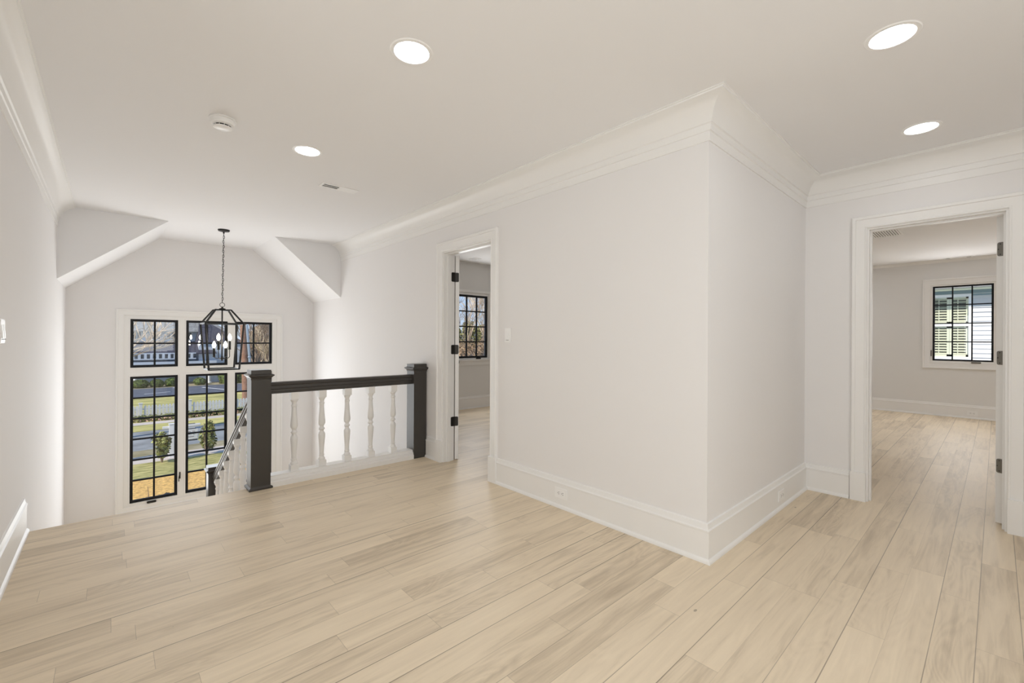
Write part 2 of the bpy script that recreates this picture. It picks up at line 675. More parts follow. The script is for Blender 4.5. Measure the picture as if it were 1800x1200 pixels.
# stairwell below the floor
w = MB()
w.box(XL, W1, 3.0 - T, 3.0, LOW, -0.28)
w.box(XL, W1, YE, YE + 0.015, -0.30, -0.025)
struct('wall_stair', w, 'wall_paint', 'white fascia and wall under the landing edge', 'wall')
w = MB()
w.box(XL - T, W1 + T, 3.0 - T, YW + T, LOW - 0.1, LOW)
struct('floor_lower', w, 'oak_floor', 'lower floor at the bottom of the stairwell', 'floor')

# ceilings
HF = 0.4735   # where the dormer slope meets the flat
HG = 1.545
ZF = 1.769
w = MB()
w.box(-1.9 - T, W3 + T, -1.4 - T, Y2, H, H + 0.1)
w.box(XL - T, W1 + T, Y2, YD, H, H + 0.1)
w.box(-1.9 - T, XL - T, Y2, 1.4 + T, H, H + 0.1)
w.box(HF, HG, YD, YW + T, H, H + 0.1)
# triangular faces and slopes of the dormer
for (xa, xb) in ((XL, HF), (W1, HG)):
    y0, y1 = YD, YW + 0.02
    w.add([(xa, y0, ZF), (xb, y0, H), (xa, y0, H + 0.1), (xb, y0, H + 0.1), (xa, y1, ZF), (xb, y1, H), (xa, y1, H + 0.1), (xb, y1, H + 0.1)],
          [(0, 1, 3, 2), (4, 6, 7, 5), (0, 4, 5, 1), (1, 5, 7, 3), (0, 2, 6, 4), (2, 3, 7, 6)])
struct('ceiling', w, 'ceiling_paint', 'smooth white hall ceiling with the sloped dormer over the stairs', 'ceiling')

# ---- crown moulding
CROWN = [(0, ZC), (0.007, ZC), (0.009, ZC + 0.050), (0.015, ZC + 0.053), (0.016, ZC + 0.088), (0.024, ZC + 0.092), (0.026, ZC + 0.104),
         (0.030, ZC + 0.112), (0.036, ZC + 0.128), (0.048, ZC + 0.150), (0.066, ZC + 0.171), (0.088, ZC + 0.187), (0.110, ZC + 0.196),
         (0.122, ZC + 0.199), (0.124, ZC + 0.206), (0.132, ZC + 0.207), (0.132, H), (0, H)]
to_plan = lambda u, v, b: (u, v, b)
c = MB()
c.sweep([(W1, YD), (W1, Y2), (W3, Y2), (W3, -1.4), (-1.9, -1.4)], CROWN, to_plan, side=-1)
struct('trim_1', c, 'trim_paint', 'stepped cove crown moulding along the doorway walls and projecting corner', 'crown moulding', smooth=True)
c = MB()
c.sweep([(XL, YD), (XL, 1.4), (-1.9, 1.4), (-1.9, -1.4)], CROWN, to_plan, side=1)
struct('trim_2', c, 'trim_paint', 'stepped cove crown moulding along the wall opposite the doorways', 'crown moulding', smooth=True)

# ---- baseboards
BASE = [(0, 0.0), (0.030, 0.0), (0.030, 0.010), (0.026, 0.018), (0.018, 0.024), (0.018, 0.165), (0.021, 0.168), (0.021, 0.176),
        (0.014, 0.181), (0.011, 0.195), (0.009, 0.207), (0, 0.210)]


def baseboard(name, path, side, label):
    b = MB()
    b.sweep(path, BASE, to_plan, side=side)
    return struct(name, b, 'trim_paint', label, 'baseboard', smooth=True)


baseboard('baseboard_right', [(W1, 2.806), (W1, Y2), (W3, Y2), (W3, 0.755)], -1, 'tall white baseboard wrapping the projecting corner between the doorways')
baseboard('baseboard_stair', [(W1, 3.905), (W1, 3.722)], -1, 'short white baseboard between the wall post and the narrow doorway')
baseboard('baseboard_end', [(W3, -0.150), (W3, -1.4), (-1.9, -1.4)], -1, 'white baseboard past the wide doorway')
baseboard('baseboard_left', [(XL, YE), (XL, 2.99)], 1, 'white baseboard along the wall that ends at the stairs')

# ---- rooms behind the doors
RX = 6.0
w = MB()
Y6 = 6.13
# window opening in room 1
AX0, AX1, AZ0, AZ1 = 4.285, 5.005, 0.85, 2.0
w.box(W1 + T, AX0, Y6, Y6 + T, 0, HR + 0.1)
w.box(AX1, RX + T, Y6, Y6 + T, 0, HR + 0.1)
w.box(AX0, AX1, Y6, Y6 + T, 0, AZ0)
w.box(AX0, AX1, Y6, Y6 + T, AZ1, HR + 0.1)
w.box(RX, RX + T, Y2 + T, Y6, 0, HR + 0.1)
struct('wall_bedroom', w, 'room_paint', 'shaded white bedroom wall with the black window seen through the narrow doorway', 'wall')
w = MB()
w.box(W1 + T, RX + T, Y2, Y6 + T, HR, HR + 0.1)
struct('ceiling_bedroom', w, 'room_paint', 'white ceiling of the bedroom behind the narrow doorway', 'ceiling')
b = MB()
b.sweep([(W1 + T, Y6), (RX, Y6)], BASE, to_plan, side=-1)
struct('baseboard_bedroom', b, 'trim_paint', 'white baseboard below the bedroom window seen through the narrow doorway', 'baseboard', smooth=True)

X9 = 9.95
BY0, BY1, BZ0, BZ1 = 0.010, 0.730, 0.865, 2.115
w = MB()
w.box(X9, X9 + T, -2.5 - T, BY0, 0, HR + 0.1)
w.box(X9, X9 + T, BY1, 3.2 + T, 0, HR + 0.1)
w.box(X9, X9 + T, BY0, BY1, 0, BZ0)
w.box(X9, X9 + T, BY0, BY1, BZ1, HR + 0.1)
w.box(W3 + T, X9, -2.5 - T, -2.5, 0, HR + 0.1)
w.box(RX + T, X9, 3.2, 3.2 + T, 0, HR + 0.1)
w.box(RX, RX + T, Y2, 3.2 + T, 0, HR + 0.1)
w.box(W3 + T, RX, Y2 + T * 0.5, Y2 + T, 0, HR + 0.1)
w.box(W3 + T * 0.5, W3 + T, -2.5 - T, -1.4 - T, 0, HR + 0.1)
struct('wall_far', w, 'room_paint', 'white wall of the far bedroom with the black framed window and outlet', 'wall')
w = MB()
w.box(W3 + T, X9 + T, -2.5 - T, Y2, HR, HR + 0.1)
w.box(RX + T, X9 + T, Y2, 3.2 + T, HR, HR + 0.1)
struct('ceiling_far', w, 'ceiling_paint', 'white ceiling of the far bedroom with two vents', 'ceiling')
b = MB()
b.sweep([(X9, 3.2), (X9, -2.5)], BASE, to_plan, side=-1)
struct('baseboard_far', b, 'trim_paint', 'white baseboard at the end of the far bedroom', 'baseboard', smooth=True)
b = MB()
b.sweep([(X9, 3.2), (X9, -2.5)], [(0, HR - 0.045), (0.006, HR - 0.045), (0.012, HR - 0.03), (0.03, HR - 0.012), (0.036, HR - 0.006), (0.036, HR), (0, HR)], to_plan, side=-1)
struct('trim_3', b, 'trim_paint', 'small crown moulding in the far bedroom', 'crown moulding', smooth=True)

# ---- stair treads, landing
w = MB()
RISE = 1.2 / 7
for k in range(6):
    z = -RISE * (k + 1)
    y0 = YE + 0.278 * k
    w.box(XL, 0.98, y0, y0 + 0.303, z - 0.03, z)
    w.box(XL, 0.96, y0 + 0.278, y0 + 0.293, z - RISE, z - 0.03)
w.box(XL, W1, YE + 0.278 * 6, YW, -1.2 - 0.2, -1.2)
for k in range(7):
    z = -1.2 - 0.19 * (k + 1)
    y1 = YE + 0.278 * 6 - 0.26 * k
    w.box(1.05, W1, y1 - 0.28, y1, z - 0.04, z)
    w.box(1.05, W1, y1 - 0.275, y1 - 0.26, z - 0.19, z - 0.04)
st = struct('staircase', w, 'oak_floor', 'oak stairs going down from the landing edge to the half landing', 'stairs')
w = MB()
s0 = YE
w.add([(0.86, s0, -0.02), (0.86, YE + 1.67, -1.12), (0.86, YE + 1.67, -1.4), (0.86, s0, -0.42), (0.90, s0, -0.02), (0.90, YE + 1.67, -1.12), (0.90, YE + 1.67, -1.4), (0.90, s0, -0.42)],
      [(0, 1, 2, 3), (7, 6, 5, 4), (0, 4, 5, 1), (1, 5, 6, 2), (2, 6, 7, 3), (3, 7, 4, 0)])
so = w.build('stringer', 'trim_paint', st, smooth=False)


# ------------------------------------------------------------------ doors
CASW = 0.090


def casing_prof(wd=CASW):
    return [(0, 0), (0, 0.012), (0.004, 0.015), (0.010, 0.015), (0.013, 0.012), (0.018, 0.013), (wd - 0.026, 0.019), (wd - 0.022, 0.026), (wd - 0.006, 0.028), (wd, 0.022), (wd, 0)]


def door(name, label, wall_x, a, b, hinge_side, leaf_len, hmat, swing, reveal=0.006):
    """door in a wall of constant x; leaf opened into the room beyond (+x)"""
    root = thing(name, (wall_x, (a + b) / 2, 0), label, 'door', None, 'structure')
    j = MB()
    jt = 0.018
    x0, x1 = wall_x, wall_x + T
    j.box(x0, x1, a, a + jt, 0, DZ)
    j.box(x0, x1, b - jt, b, 0, DZ)
    j.box(x0, x1, a + jt, b - jt, DZ - jt, DZ)
    # stop
    sx0, sx1 = x0 + 0.040, x0 + 0.075
    j.box(sx0, sx1, a + jt, a + jt + 0.011, 0, DZ - jt)
    j.box(sx0, sx1, b - jt - 0.011, b - jt, 0, DZ - jt)
    j.box(sx0, sx1, a + jt + 0.011, b - jt - 0.011, DZ - jt - 0.011, DZ - jt)
    j.build('door_jamb', 'trim_paint', root, smooth=False)
    for sgn, xx, nm in ((-1, x0, 'door_casing'), (1, x1, 'door_casing')):
        c = MB()
        c.sweep([(a + reveal, 0), (a + reveal, DZ - reveal), (b - reveal, DZ - reveal), (b - reveal, 0)], casing_prof(),
                lambda u, v, q, xx=xx, sgn=sgn: (xx + sgn * q, u, v), side=1)
        # plinth thickening at the foot
        if sgn == -1:
            for (p, q) in ((a + reveal - CASW - 0.004, a + reveal + 0.001), (b - reveal - 0.001, b - reveal + CASW + 0.004)):
                c.box(xx - 0.031, xx, p, q, 0, 0.213)
        c.build(nm, 'trim_paint', root, smooth=True, angle=25)
    # leaf : built closed, then swung about the hinge pin
    lt = 0.036
    sd_ = -1 if hinge_side == 'b' else 1            # direction from hinge to latch when closed
    yj = b - jt if hinge_side == 'b' else a + jt
    px, py = x1 + 0.007, yj
    th = math.radians(swing) * (1 if hinge_side == 'b' else -1)
    ct, sn = math.cos(th), math.sin(th)

    def turn(mb):
        mb.v = [(px + (x - px) * ct - (y - py) * sn, py + (x - px) * sn + (y - py) * ct, z) for x, y, z in mb.v]
        return mb
    lx0, lx1 = x1 - lt, x1

    def yy(p, q):
        return tuple(sorted((yj + sd_ * p, yj + sd_ * q)))
    lf = MB()
    st_ = 0.11
    zt, zb = DZ - 0.022, 0.010
    L0, L1 = 0.003, leaf_len
    for (p, q, r, s_) in ((L0, st_, zb, zt), (L1 - st_, L1, zb, zt), (st_, L1 - st_, zb, zb + 0.22), (st_, L1 - st_, zt - 0.12, zt), (st_, L1 - st_, 0.92, 1.06)):
        lf.box(lx0, lx1, *yy(p, q), r, s_)
    lf.box(lx0 + 0.010, lx1 - 0.010, *yy(st_, L1 - st_), zb + 0.22, zt - 0.12)
    leaf = turn(lf).build('door_leaf', 'trim_paint', root, smooth=False)
    kb = MB()
    for sg, xx in ((-1, lx0), (1, lx1)):
        kb.lathe([(0.030, 0), (0.030, sg * 0.006), (0.010, sg * 0.008), (0.010, sg * 0.035), (0.024, sg * 0.042), (0.028, sg * 0.055), (0.018, sg * 0.066), (0.002, sg * 0.068)], (xx, yj + sd_ * (L1 - 0.06), 0.94), 16, 'x')
    turn(kb).build('door_knob', hmat, leaf)
    for k, z in enumerate((1.81, 1.095, 0.385)):
        hh = 0.046
        # plate on the hinge edge of the leaf
        h = MB()
        plate(h, 'y', yj + sd_ * L0 - (0.0 if sd_ > 0 else -0.0025), (lx0 + 0.004, lx1 + 0.004), (z - hh, z + hh), 0.011, 'lo')
        turn(h)
        h.tube([(px, py, z - hh), (px, py, z + hh)], 0.0058, 10)
        # plate on the jamb
        plate(h, 'y', yj + (0.0 if sd_ < 0 else 0.0025), (x1 - 0.034, x1 + 0.002), (z - hh, z + hh), 0.011, 'lo')
        ho = h.build('hinge', hmat, root)
        s2 = MB()
        for (dx, dz) in ((0.0, 0.034), (-0.009, 0.0), (0.0, -0.034)):
            s2.lathe([(0.0036, 0), (0.0028, -sd_ * 0.0012)], ((lx0 + lx1) / 2 + dx, yj + sd_ * (L0 - 0.0026), z + dz), 10, 'y')
        turn(s2).build('screw', 'screw_black', ho)
    return root


def plate(mb, axis, pos, ab, zz, r, rounded):
    """thin plate with two rounded corners on one side"""
    a0, a1 = ab
    z0, z1 = zz
    pts = []
    if rounded == 'hi':
        pts = [(a0, z0)]
        for i in range(5):
            t = -math.pi / 2 + math.pi / 2 * i / 4
            pts.append((a1 - r + r * math.cos(t), z0 + r + r * math.sin(t)))
        for i in range(5):
            t = math.pi / 2 * i / 4
            pts.append((a1 - r + r * math.cos(t), z1 - r + r * math.sin(t)))
        pts.append((a0, z1))
    else:
        pts = [(a1, z1)]
        for i in range(5):
            t = math.pi / 2 + math.pi / 2 * i / 4
            pts.append((a0 + r + r * math.cos(t), z1 - r + r * math.sin(t)))
        for i in range(5):
            t = math.pi + math.pi / 2 * i / 4
            pts.append((a0 + r + r * math.cos(t), z0 + r + r * math.sin(t)))
        pts.append((a1, z0))
    n = len(pts)
    th = 0.0025
    vs = []
    for d in (0, -th):
        for p, z in pts:
            vs.append((pos + d, p, z) if axis == 'x' else (p, pos + d, z))
    fs = [tuple(range(n)), tuple(reversed(range(n, 2 * n)))]
    for i in range(n):
        fs.append((i, (i + 1) % n, n + (i + 1) % n, n + i))
    mb.add(vs, fs)


door('door_1', 'narrow white doorway with open door and dark bronze hinges beside the balustrade', W1, D1a, D1b, 'b', 0.705, 'bronze_dark', 150)
door('door_2', 'wide white doorway to the far bedroom, open door with pewter hinges', W3, D2a, D2b, 'a', 0.675, 'pewter', 108)

# door in the left wall: only the casing edge shows
root = thing('door_3', (XL, 2.513, 0), 'white cased door in the wall beside the stair opening', 'door', None, 'structure')
c = MB()
c.sweep([(2.13, 0), (2.13, 2.05), (2.896, 2.05), (2.896, 0)], casing_prof(), lambda u, v, q: (XL + q, u, v), side=1)
c.build('door_casing', 'trim_paint', root, angle=25)
c = MB()
c.box(XL - 0.06, XL - 0.02, 2.13, 2.896, 0.01, 2.05)
lf = c.build('door_leaf', 'trim_paint', root, smooth=False)


# ------------------------------------------------------------------ windows
def window_sash(root, axis, pos, a0, a1, z0, z1, cols, rows, fw=0.031, mw=0.020, depth=0.035):
    """black sash; axis 'y' = window in a wall of constant y (room side -y), 'x' = constant x"""
    m = MB()

    def bx(p0, p1, q0, q1, d0, d1):
        if axis == 'y':
            m.box(p0, p1, pos + d0, pos + d1, q0, q1)
        else:
            m.box(pos + d0, pos + d1, p0, p1, q0, q1)
    bx(a0, a0 + fw, z0, z1, 0, depth)
    bx(a1 - fw, a1, z0, z1, 0, depth)
    bx(a0 + fw, a1 - fw, z0, z0 + fw, 0, depth)
    bx(a0 + fw, a1 - fw, z1 - fw, z1, 0, depth)
    for i in range(1, cols):
        x = a0 + fw / 2 + (a1 - a0 - fw) * i / cols
        bx(x - mw / 2, x + mw / 2, z0 + fw, z1 - fw, 0.002, depth - 0.008)
    for i in range(1, rows):
        z = z0 + fw / 2 + (z1 - z0 - fw) * i / rows
        bx(a0 + fw, a1 - fw, z - mw / 2, z + mw / 2, 0.003, depth - 0.009)
    s = m.build('sash', 'window_black', root, smooth=False)
    g = MB()
    gp = pos + depth * 0.5
    if axis == 'y':
        g.quad((a0 + fw * .5, gp, z0 + fw * .5), (a1 - fw * .5, gp, z0 + fw * .5), (a1 - fw * .5, gp, z1 - fw * .5), (a0 + fw * .5, gp, z1 - fw * .5))
    else:
        g.quad((gp, a0 + fw * .5, z0 + fw * .5), (gp, a1 - fw * .5, z0 + fw * .5), (gp, a1 - fw * .5, z1 - fw * .5), (gp, a0 + fw * .5, z1 - fw * .5))
    g.build('glass_pane', 'window_glass', s, smooth=False)
    return s


win = thing('window_1', (0.995, YW, -0.95), 'big stairwell window of six black sashes in white frames', 'window', None, 'structure')
cols_x = ((0.184, 0.667), (0.753, 1.231), (1.321, 1.802))
fr = MB()
yf0, yf1 = YW - 0.006, YW + 0.075
fx = [OX0 - 0.006, cols_x[0][0], cols_x[0][1], cols_x[1][0], cols_x[1][1], cols_x[2][0], cols_x[2][1], OX1 + 0.006]
fz = [OZ0 - 0.004, -0.905, 0.700, 0.812, 1.430, OZ1 + 0.004]
for i in range(0, 8, 2):
    fr.box(fx[i], fx[i + 1], yf0, yf1, fz[0], fz[5])
for i in range(1, 7, 2):
    for (p, q) in ((fz[0], fz[1]), (fz[2], fz[3]), (fz[4], fz[5])):
        fr.box(fx[i], fx[i + 1], yf0, yf1, p, q)
fr.build('window_frame', 'white_vinyl', win, smooth=False)
# thin raised lips round each sash
lip = MB()
for (a0, a1) in cols_x:
    for (z0, z1) in ((-0.905, 0.700), (0.812, 1.430)):
        lip.sweep([(a0, z0), (a1, z0), (a1, z1), (a0, z1)], [(0.0, 0), (0.0, 0.008), (0.010, 0.008), (0.014, 0)],
                  lambda u, v, q: (u, yf0 - q, v), closed=True, side=-1)
        window_sash(win, 'y', YW + 0.006, a0, a1, z0, z1, 2, 6 if z1 < 0.8 else 2)
lip.build('glazing_bead', 'white_vinyl', win, smooth=False)
cs = MB()
cs.sweep([(OX0, OZ0), (OX1, OZ0), (OX1, OZ1), (OX0, OZ1)],
         [(0, 0), (0, 0.016), (0.006, 0.020), (0.012, 0.018), (0.055, 0.020), (0.060, 0.027), (0.074, 0.028), (0.080, 0.02), (0.080, 0)],
         lambda u, v, q: (u, YW - q, v), closed=True, side=-1)
cs.build('window_casing', 'trim_paint', win, angle=25)


def crank(root, axis, pos, a0, a1, z, mat='bronze_dark'):
    m = MB()
    if axis == 'y':
        m.bbox(a0, a1, pos - 0.022, pos, z - 0.014, z + 0.014, 0.006)
        m.tube([(a0 + 0.012, pos - 0.024, z + 0.006), ((a0 + a1) / 2, pos - 0.030, z + 0.004), (a1 - 0.008, pos - 0.030, z + 0.002)], 0.006, 8)
    else:
        m.bbox(pos - 0.022, pos, a0, a1, z - 0.012, z + 0.012, 0.006)
        m.tube([(pos - 0.024, a0 + 0.012, z + 0.004), (pos - 0.030, a1 - 0.01, z)], 0.006, 8)
    return m.build('crank_handle', mat, root)


crank(win, 'y', yf0, 0.352, 0.448, -0.925)
crank(win, 'y', yf0, 1.50, 1.60, -0.925)
lt = MB()
lt.bbox(0.688, 0.700, yf0 - 0.012, yf0, -0.69, -0.60, 0.003)
lt.tube([(0.694, yf0 - 0.012, -0.63), (0.682, yf0 - 0.028, -0.66), (0.680, yf0 - 0.028, -0.72)], 0.005, 8)
lt.build('sash_lock', 'bronze_dark', win)

win2 = thing('window_2', (4.645, Y6, 0.85), 'black gridded bedroom window seen through the narrow doorway', 'window', None, 'structure')
fr = MB()
fr.box(AX0 - 0.002, AX0 + 0.02, Y6 - 0.004, Y6 + 0.08, AZ0, AZ1)
fr.box(AX1 - 0.02, AX1 + 0.002, Y6 - 0.004, Y6 + 0.08, AZ0, AZ1)
fr.box(AX0 + 0.02, AX1 - 0.02, Y6 - 0.004, Y6 + 0.08, AZ0, AZ0 + 0.02)
fr.box(AX0 + 0.02, AX1 - 0.02, Y6 - 0.004, Y6 + 0.08, AZ1 - 0.04, AZ1)
fr.build('window_frame', 'white_vinyl', win2, smooth=False)
window_sash(win2, 'y', Y6 + 0.01, AX0 + 0.02, AX1 - 0.02, AZ0 + 0.02, AZ1 - 0.04, 3, 4, fw=0.034)
c = MB()
c.bbox(AX0 - 0.09, AX0, Y6 - 0.02, Y6, AZ0 - 0.02, AZ1 + 0.01, 0.004)
c.bbox(AX1, AX1 + 0.09, Y6 - 0.02, Y6, AZ0 - 0.02, AZ1 + 0.01, 0.004)
c.bbox(AX0 - 0.10, AX1 + 0.10, Y6 - 0.022, Y6, AZ1, AZ1 + 0.045, 0.004)
c.build('window_casing', 'trim_paint', win2)
c = MB()
c.bbox(AX0 - 0.12, AX1 + 0.13, Y6 - 0.055, Y6, AZ0 - 0.03, AZ0, 0.006)
c.bbox(AX0 - 0.09, AX1 + 0.10, Y6 - 0.018, Y6, AZ0 - 0.105, AZ0 - 0.03, 0.004)
c.build('window_sill', 'trim_paint', win2)
crank(win2, 'y', Y6 - 0.004, 4.72, 4.82, AZ0 + 0.008)

win3 = thing('window_3', (X9, 0.37, 0.85), 'black gridded window on the end wall of the far bedroom', 'window', None, 'structure')
fr = MB()
fr.box(X9 - 0.004, X9 + 0.08, BY0 - 0.002, BY0 + 0.022, BZ0, BZ1)
fr.box(X9 - 0.004, X9 + 0.08, BY1 - 0.022, BY1 + 0.002, BZ0, BZ1)
fr.box(X9 - 0.004, X9 + 0.08, BY0 + 0.022, BY1 - 0.022, BZ0, BZ0 + 0.025)
fr.box(X9 - 0.004, X9 + 0.08, BY0 + 0.022, BY1 - 0.022, BZ1 - 0.02, BZ1)
fr.build('window_frame', 'white_vinyl', win3, smooth=False)
window_sash(win3, 'x', X9 + 0.008, BY0 + 0.022, BY1 - 0.022, BZ0 + 0.025, BZ1 - 0.02, 3, 4, fw=0.024, mw=0.017)
c = MB()
c.sweep([(BY0, BZ0), (BY1, BZ0), (BY1, BZ1), (BY0, BZ1)], casing_prof(0.10), lambda u, v, q: (X9 - q, u, v), closed=True, side=-1)
c.build('window_casing', 'trim_paint', win3, angle=25)
crank(win3, 'x', X9 - 0.004, 0.16, 0.27, BZ0 + 0.008, 'pewter')
c = MB()
c.bbox(X9 - 0.02, X9 - 0.004, BY1 - 0.014, BY1 - 0.002, 0.96, 1.06, 0.003)
c.build('sash_lock', 'pewter', win3)

# unseen windows behind the camera, added to go with the fill lamps
win4 = thing('added_window_4', (-1.9, 0, 0.75), 'unseen white framed window added in the hall recess for fill light', 'window', None, 'structure')
c = MB()
c.sweep([(-0.8, 0.75), (0.8, 0.75), (0.8, 2.1), (-0.8, 2.1)], casing_prof(0.09), lambda u, v, q: (-1.9 + q, u, v), closed=True, side=-1)
c.build('window_casing', 'trim_paint', win4)
window_sash(win4, 'x', -1.98, -0.8, 0.8, 0.75, 2.1, 4, 3)
c = MB()
c.box(-1.925, -1.915, -0.8, 0.8, 0.75, 2.1)
c.build('sun_block_panel', 'white_vinyl', win4, smooth=False)  # opaque panel added to keep the sun out
win5 = thing('added_window_5', (0.6, -1.4, 0.75), 'unseen white framed window added at the back of the hall for fill light', 'window', None, 'structure')
c = MB()
c.sweep([(-0.2, 0.75), (1.4, 0.75), (1.4, 2.1), (-0.2, 2.1)], casing_prof(0.09), lambda u, v, q: (u, -1.4 + q, v), closed=True, side=-1)
c.build('window_casing', 'trim_paint', win5)
window_sash(win5, 'y', -1.48, -0.2, 1.4, 0.75, 2.1, 4, 3)
c = MB()
c.box(-0.2, 1.4, -1.425, -1.415, 0.75, 2.1)
c.build('sun_block_panel', 'white_vinyl', win5, smooth=False)  # second added panel, blocks sun through the back opening

# ------------------------------------------------------------------ balustrade
NB = [(0.012, 0.0), (0.014, 0.004), (0.014, 0.014), (0.010, 0.018), (0.002, 0.024), (0.0, 0.028), (0.0, 0.868), (0.003, 0.870), (0.004, 0.876), (0.002, 0.879),
      (0.006, 0.886), (0.016, 0.896), (0.021, 0.900), (0.021, 0.906), (0.008, 0.912), (0.002, 0.914), (0.001, 0.945)]
NB2 = [(0.0, 0.0)] + NB[6:]


def newel(name, parent, cx, cy, base, prof=NB, hx=0.070, hy=0.070):
    m = MB()
    m.squares([(o, z + base) for o, z in prof], cx, cy, hx, hy)
    return m.build(name, 'charcoal_paint', parent, angle=20)


RAILP = [(0.018, 0.095), (0.028, 0.092), (0.033, 0.085), (0.033, 0.072), (0.027, 0.067), (0.026, 0.062), (0.030, 0.050), (0.030, 0.040), (0.023, 0.034),
         (0.025, 0.028), (0.025, 0.018), (0.021, 0.014), (0.021, 0.0)]
RAILC = RAILP + [(-a, z) for a, z in reversed(RAILP)]
BAL = [(0, .028), (.015, .029), (.03, .027), (.045, .020), (.055, .019), (.062, .023), (.082, .023), (.09, .019), (.13, .0195), (.24, .0235), (.35, .0285), (.395, .030), (.42, .0285), (.437, .023),
       (.452, .0175), (.472, .0175), (.485, .024), (.495, .027), (.505, .024), (.522, .0175), (.542, .0175), (.556, .023), (.575, .0285), (.61, .030), (.65, .0285), (.76, .0225), (.885, .0185), (.895, .023), (.918, .023), (.926, .0185),
       (.95, .019), (.97, .024), (.985, .029), (1, .028)]


def baluster(parent, x, y, z0, z1, z2, z3, slope=0.0):
    """square foot z0-z1, turned z1-z2, square top z2-z3 cut to the rail slope"""
    m = MB()
    h = 0.031
    m.squares([(0, z0), (0, z1 - 0.004), (-0.003, z1)], x, y, h, h)
    L = z2 - z1
    m.lathe([(r, z1 + t * L) for t, r in BAL], (x, y, 0), 18)
    m.add([(x - h + .003, y - h + .003, z2), (x + h - .003, y - h + .003, z2), (x + h - .003, y + h - .003, z2), (x - h + .003, y + h - .003, z2),
           (x - h, y - h, z2 + 0.004), (x + h, y - h, z2 + 0.004), (x + h, y + h, z2 + 0.004), (x - h, y + h, z2 + 0.004),
           (x - h, y - h, z3 + h * slope), (x + h, y - h, z3 + h * slope), (x + h, y + h, z3 - h * slope), (x - h, y + h, z3 - h * slope)],
          [(3, 2, 1, 0), (0, 1, 5, 4), (1, 2, 6, 5), (2, 3, 7, 6), (3, 0, 4, 7), (4, 5, 9, 8), (5, 6, 10, 9), (6, 7, 11, 10), (7, 4, 8, 11), (8, 9, 10, 11)])
    return m.build('baluster', 'trim_paint', parent, angle=28)


NY = 3.983
bal = thing('balustrade', (0.883, NY, 0), 'level landing balustrade with charcoal posts and rail and white turned balusters', 'railing')
newel('newel_post', bal, 0.883, NY, 0)
newel('newel_post', bal, 2.3125, NY, 0, NB2, hx=0.071)
m = MB()
m.add([(x, NY + a, 0.745 + z) for x in (0.953, 2.2415) for a, z in RAILC],
      [tuple(range(26)), tuple(reversed(range(26, 52)))] + [(i, (i + 1) % 26, 26 + (i + 1) % 26, 26 + i) for i in range(26)])
m.build('handrail', 'charcoal_paint', bal, angle=25)
m = MB()
SH = [(-0.075, 0.0), (-0.075, 0.040), (-0.066, 0.046), (-0.066, 0.060), (-0.058, 0.066), (-0.050, 0.080), (-0.050, 0.088), (0.045, 0.088), (0.045, 0.0)]
ns = len(SH)
m.add([(x, NY + a, z) for x in (0.953, 2.2415) for a, z in SH],
      [tuple(range(ns)), tuple(reversed(range(ns, 2 * ns)))] + [(i, (i + 1) % ns, ns + (i + 1) % ns, ns + i) for i in range(ns)])
m.build('base_rail', 'trim_paint', bal, smooth=False)
for x in (1.146, 1.372, 1.596, 1.820, 2.048):
    baluster(bal, x, NY, 0.088, 0.140, 0.683, 0.746)

srl = thing('stair_railing', (0.883, 5.97, -1.2), 'sloping stair railing with charcoal rail and lower post, going down behind the taller post', 'railing')
newel('newel_post', srl, 0.883, 5.99, -1.2)
SL = 0.616
under = lambda y: 0.409 - SL * (y - 4.518)
m = MB()
m.add([(0.883 + a, y, under(y) + z * 1.12) for y in (4.056, 5.918) for a, z in RAILC],
      [tuple(range(26)), tuple(reversed(range(26, 52)))] + [(i, (i + 1) % 26, 26 + (i + 1) % 26, 26 + i) for i in range(26)])
m.build('handrail', 'charcoal_paint', srl, angle=25)
for y in (4.295, 4.545, 4.80, 5.05, 5.30, 5.545, 5.79):
    k = int((y - YE) / 0.278)
    tz = -RISE * (k + 1)
    u = under(y)
    baluster(srl, 0.883, y, tz, u - 0.80 + 0.14, u - 0.034, u + 0.001, SL)

# ------------------------------------------------------------------ chandelier
CX, CY = 1.0, 6.25
ch = thing('lantern_chandelier', (CX, CY, H), 'black open lantern chandelier hanging on a chain in front of the stairwell window', 'chandelier')
m = MB()
m.lathe([(0.062, 0), (0.062, -0.006), (0.056, -0.018), (0.020, -0.024), (0.010, -0.028), (0.008, -0.045)], (CX, CY, H), 28)
m.build('ceiling_canopy', 'iron_black', ch)
m = MB()
z = H - 0.042
k = 0
while z > 1.625:
    r1, r2 = 0.0075, 0.017
    pts = []
    for i in range(12):
        a = 2 * math.pi * i / 12
        u, v = r1 * math.cos(a), r2 * math.sin(a)
        dx = 0.0025 * math.sin(k * 1.7) - 0.012 * max(0, (H - z) / 0.9) 
        pts.append((CX + dx + (u if k % 2 else 0.3 * u), CY + (0.3 * u if k % 2 else u), z - r2 + v))
    m.tube(pts, 0.0030, 6, closed=True)
    z -= 0.0285
    k += 1
m.build('chain', 'iron_black', ch)
LX = CX - 0.012
m = MB()
m.tube([(LX + 0.025 * math.cos(2 * math.pi * i / 20), CY, 1.592 + 0.025 * math.sin(2 * math.pi * i / 20)) for i in range(20)], 0.003, 8, closed=True)
m.build('hanging_ring', 'iron_black', ch)
m = MB()
m.lathe([(0.004, 0.03), (0.010, 0.02), (0.012, 0.012), (0.034, 0.006), (0.036, -0.006), (0.004, -0.010)], (LX, CY, 1.542), 18)
RT, RE, RB = 0.078, 0.190, 0.152
ZT, ZEv, ZB = 1.530, 1.366, 0.826
br = 0.0108
cor = [(-1, -1), (1, -1), (1, 1), (-1, 1)]
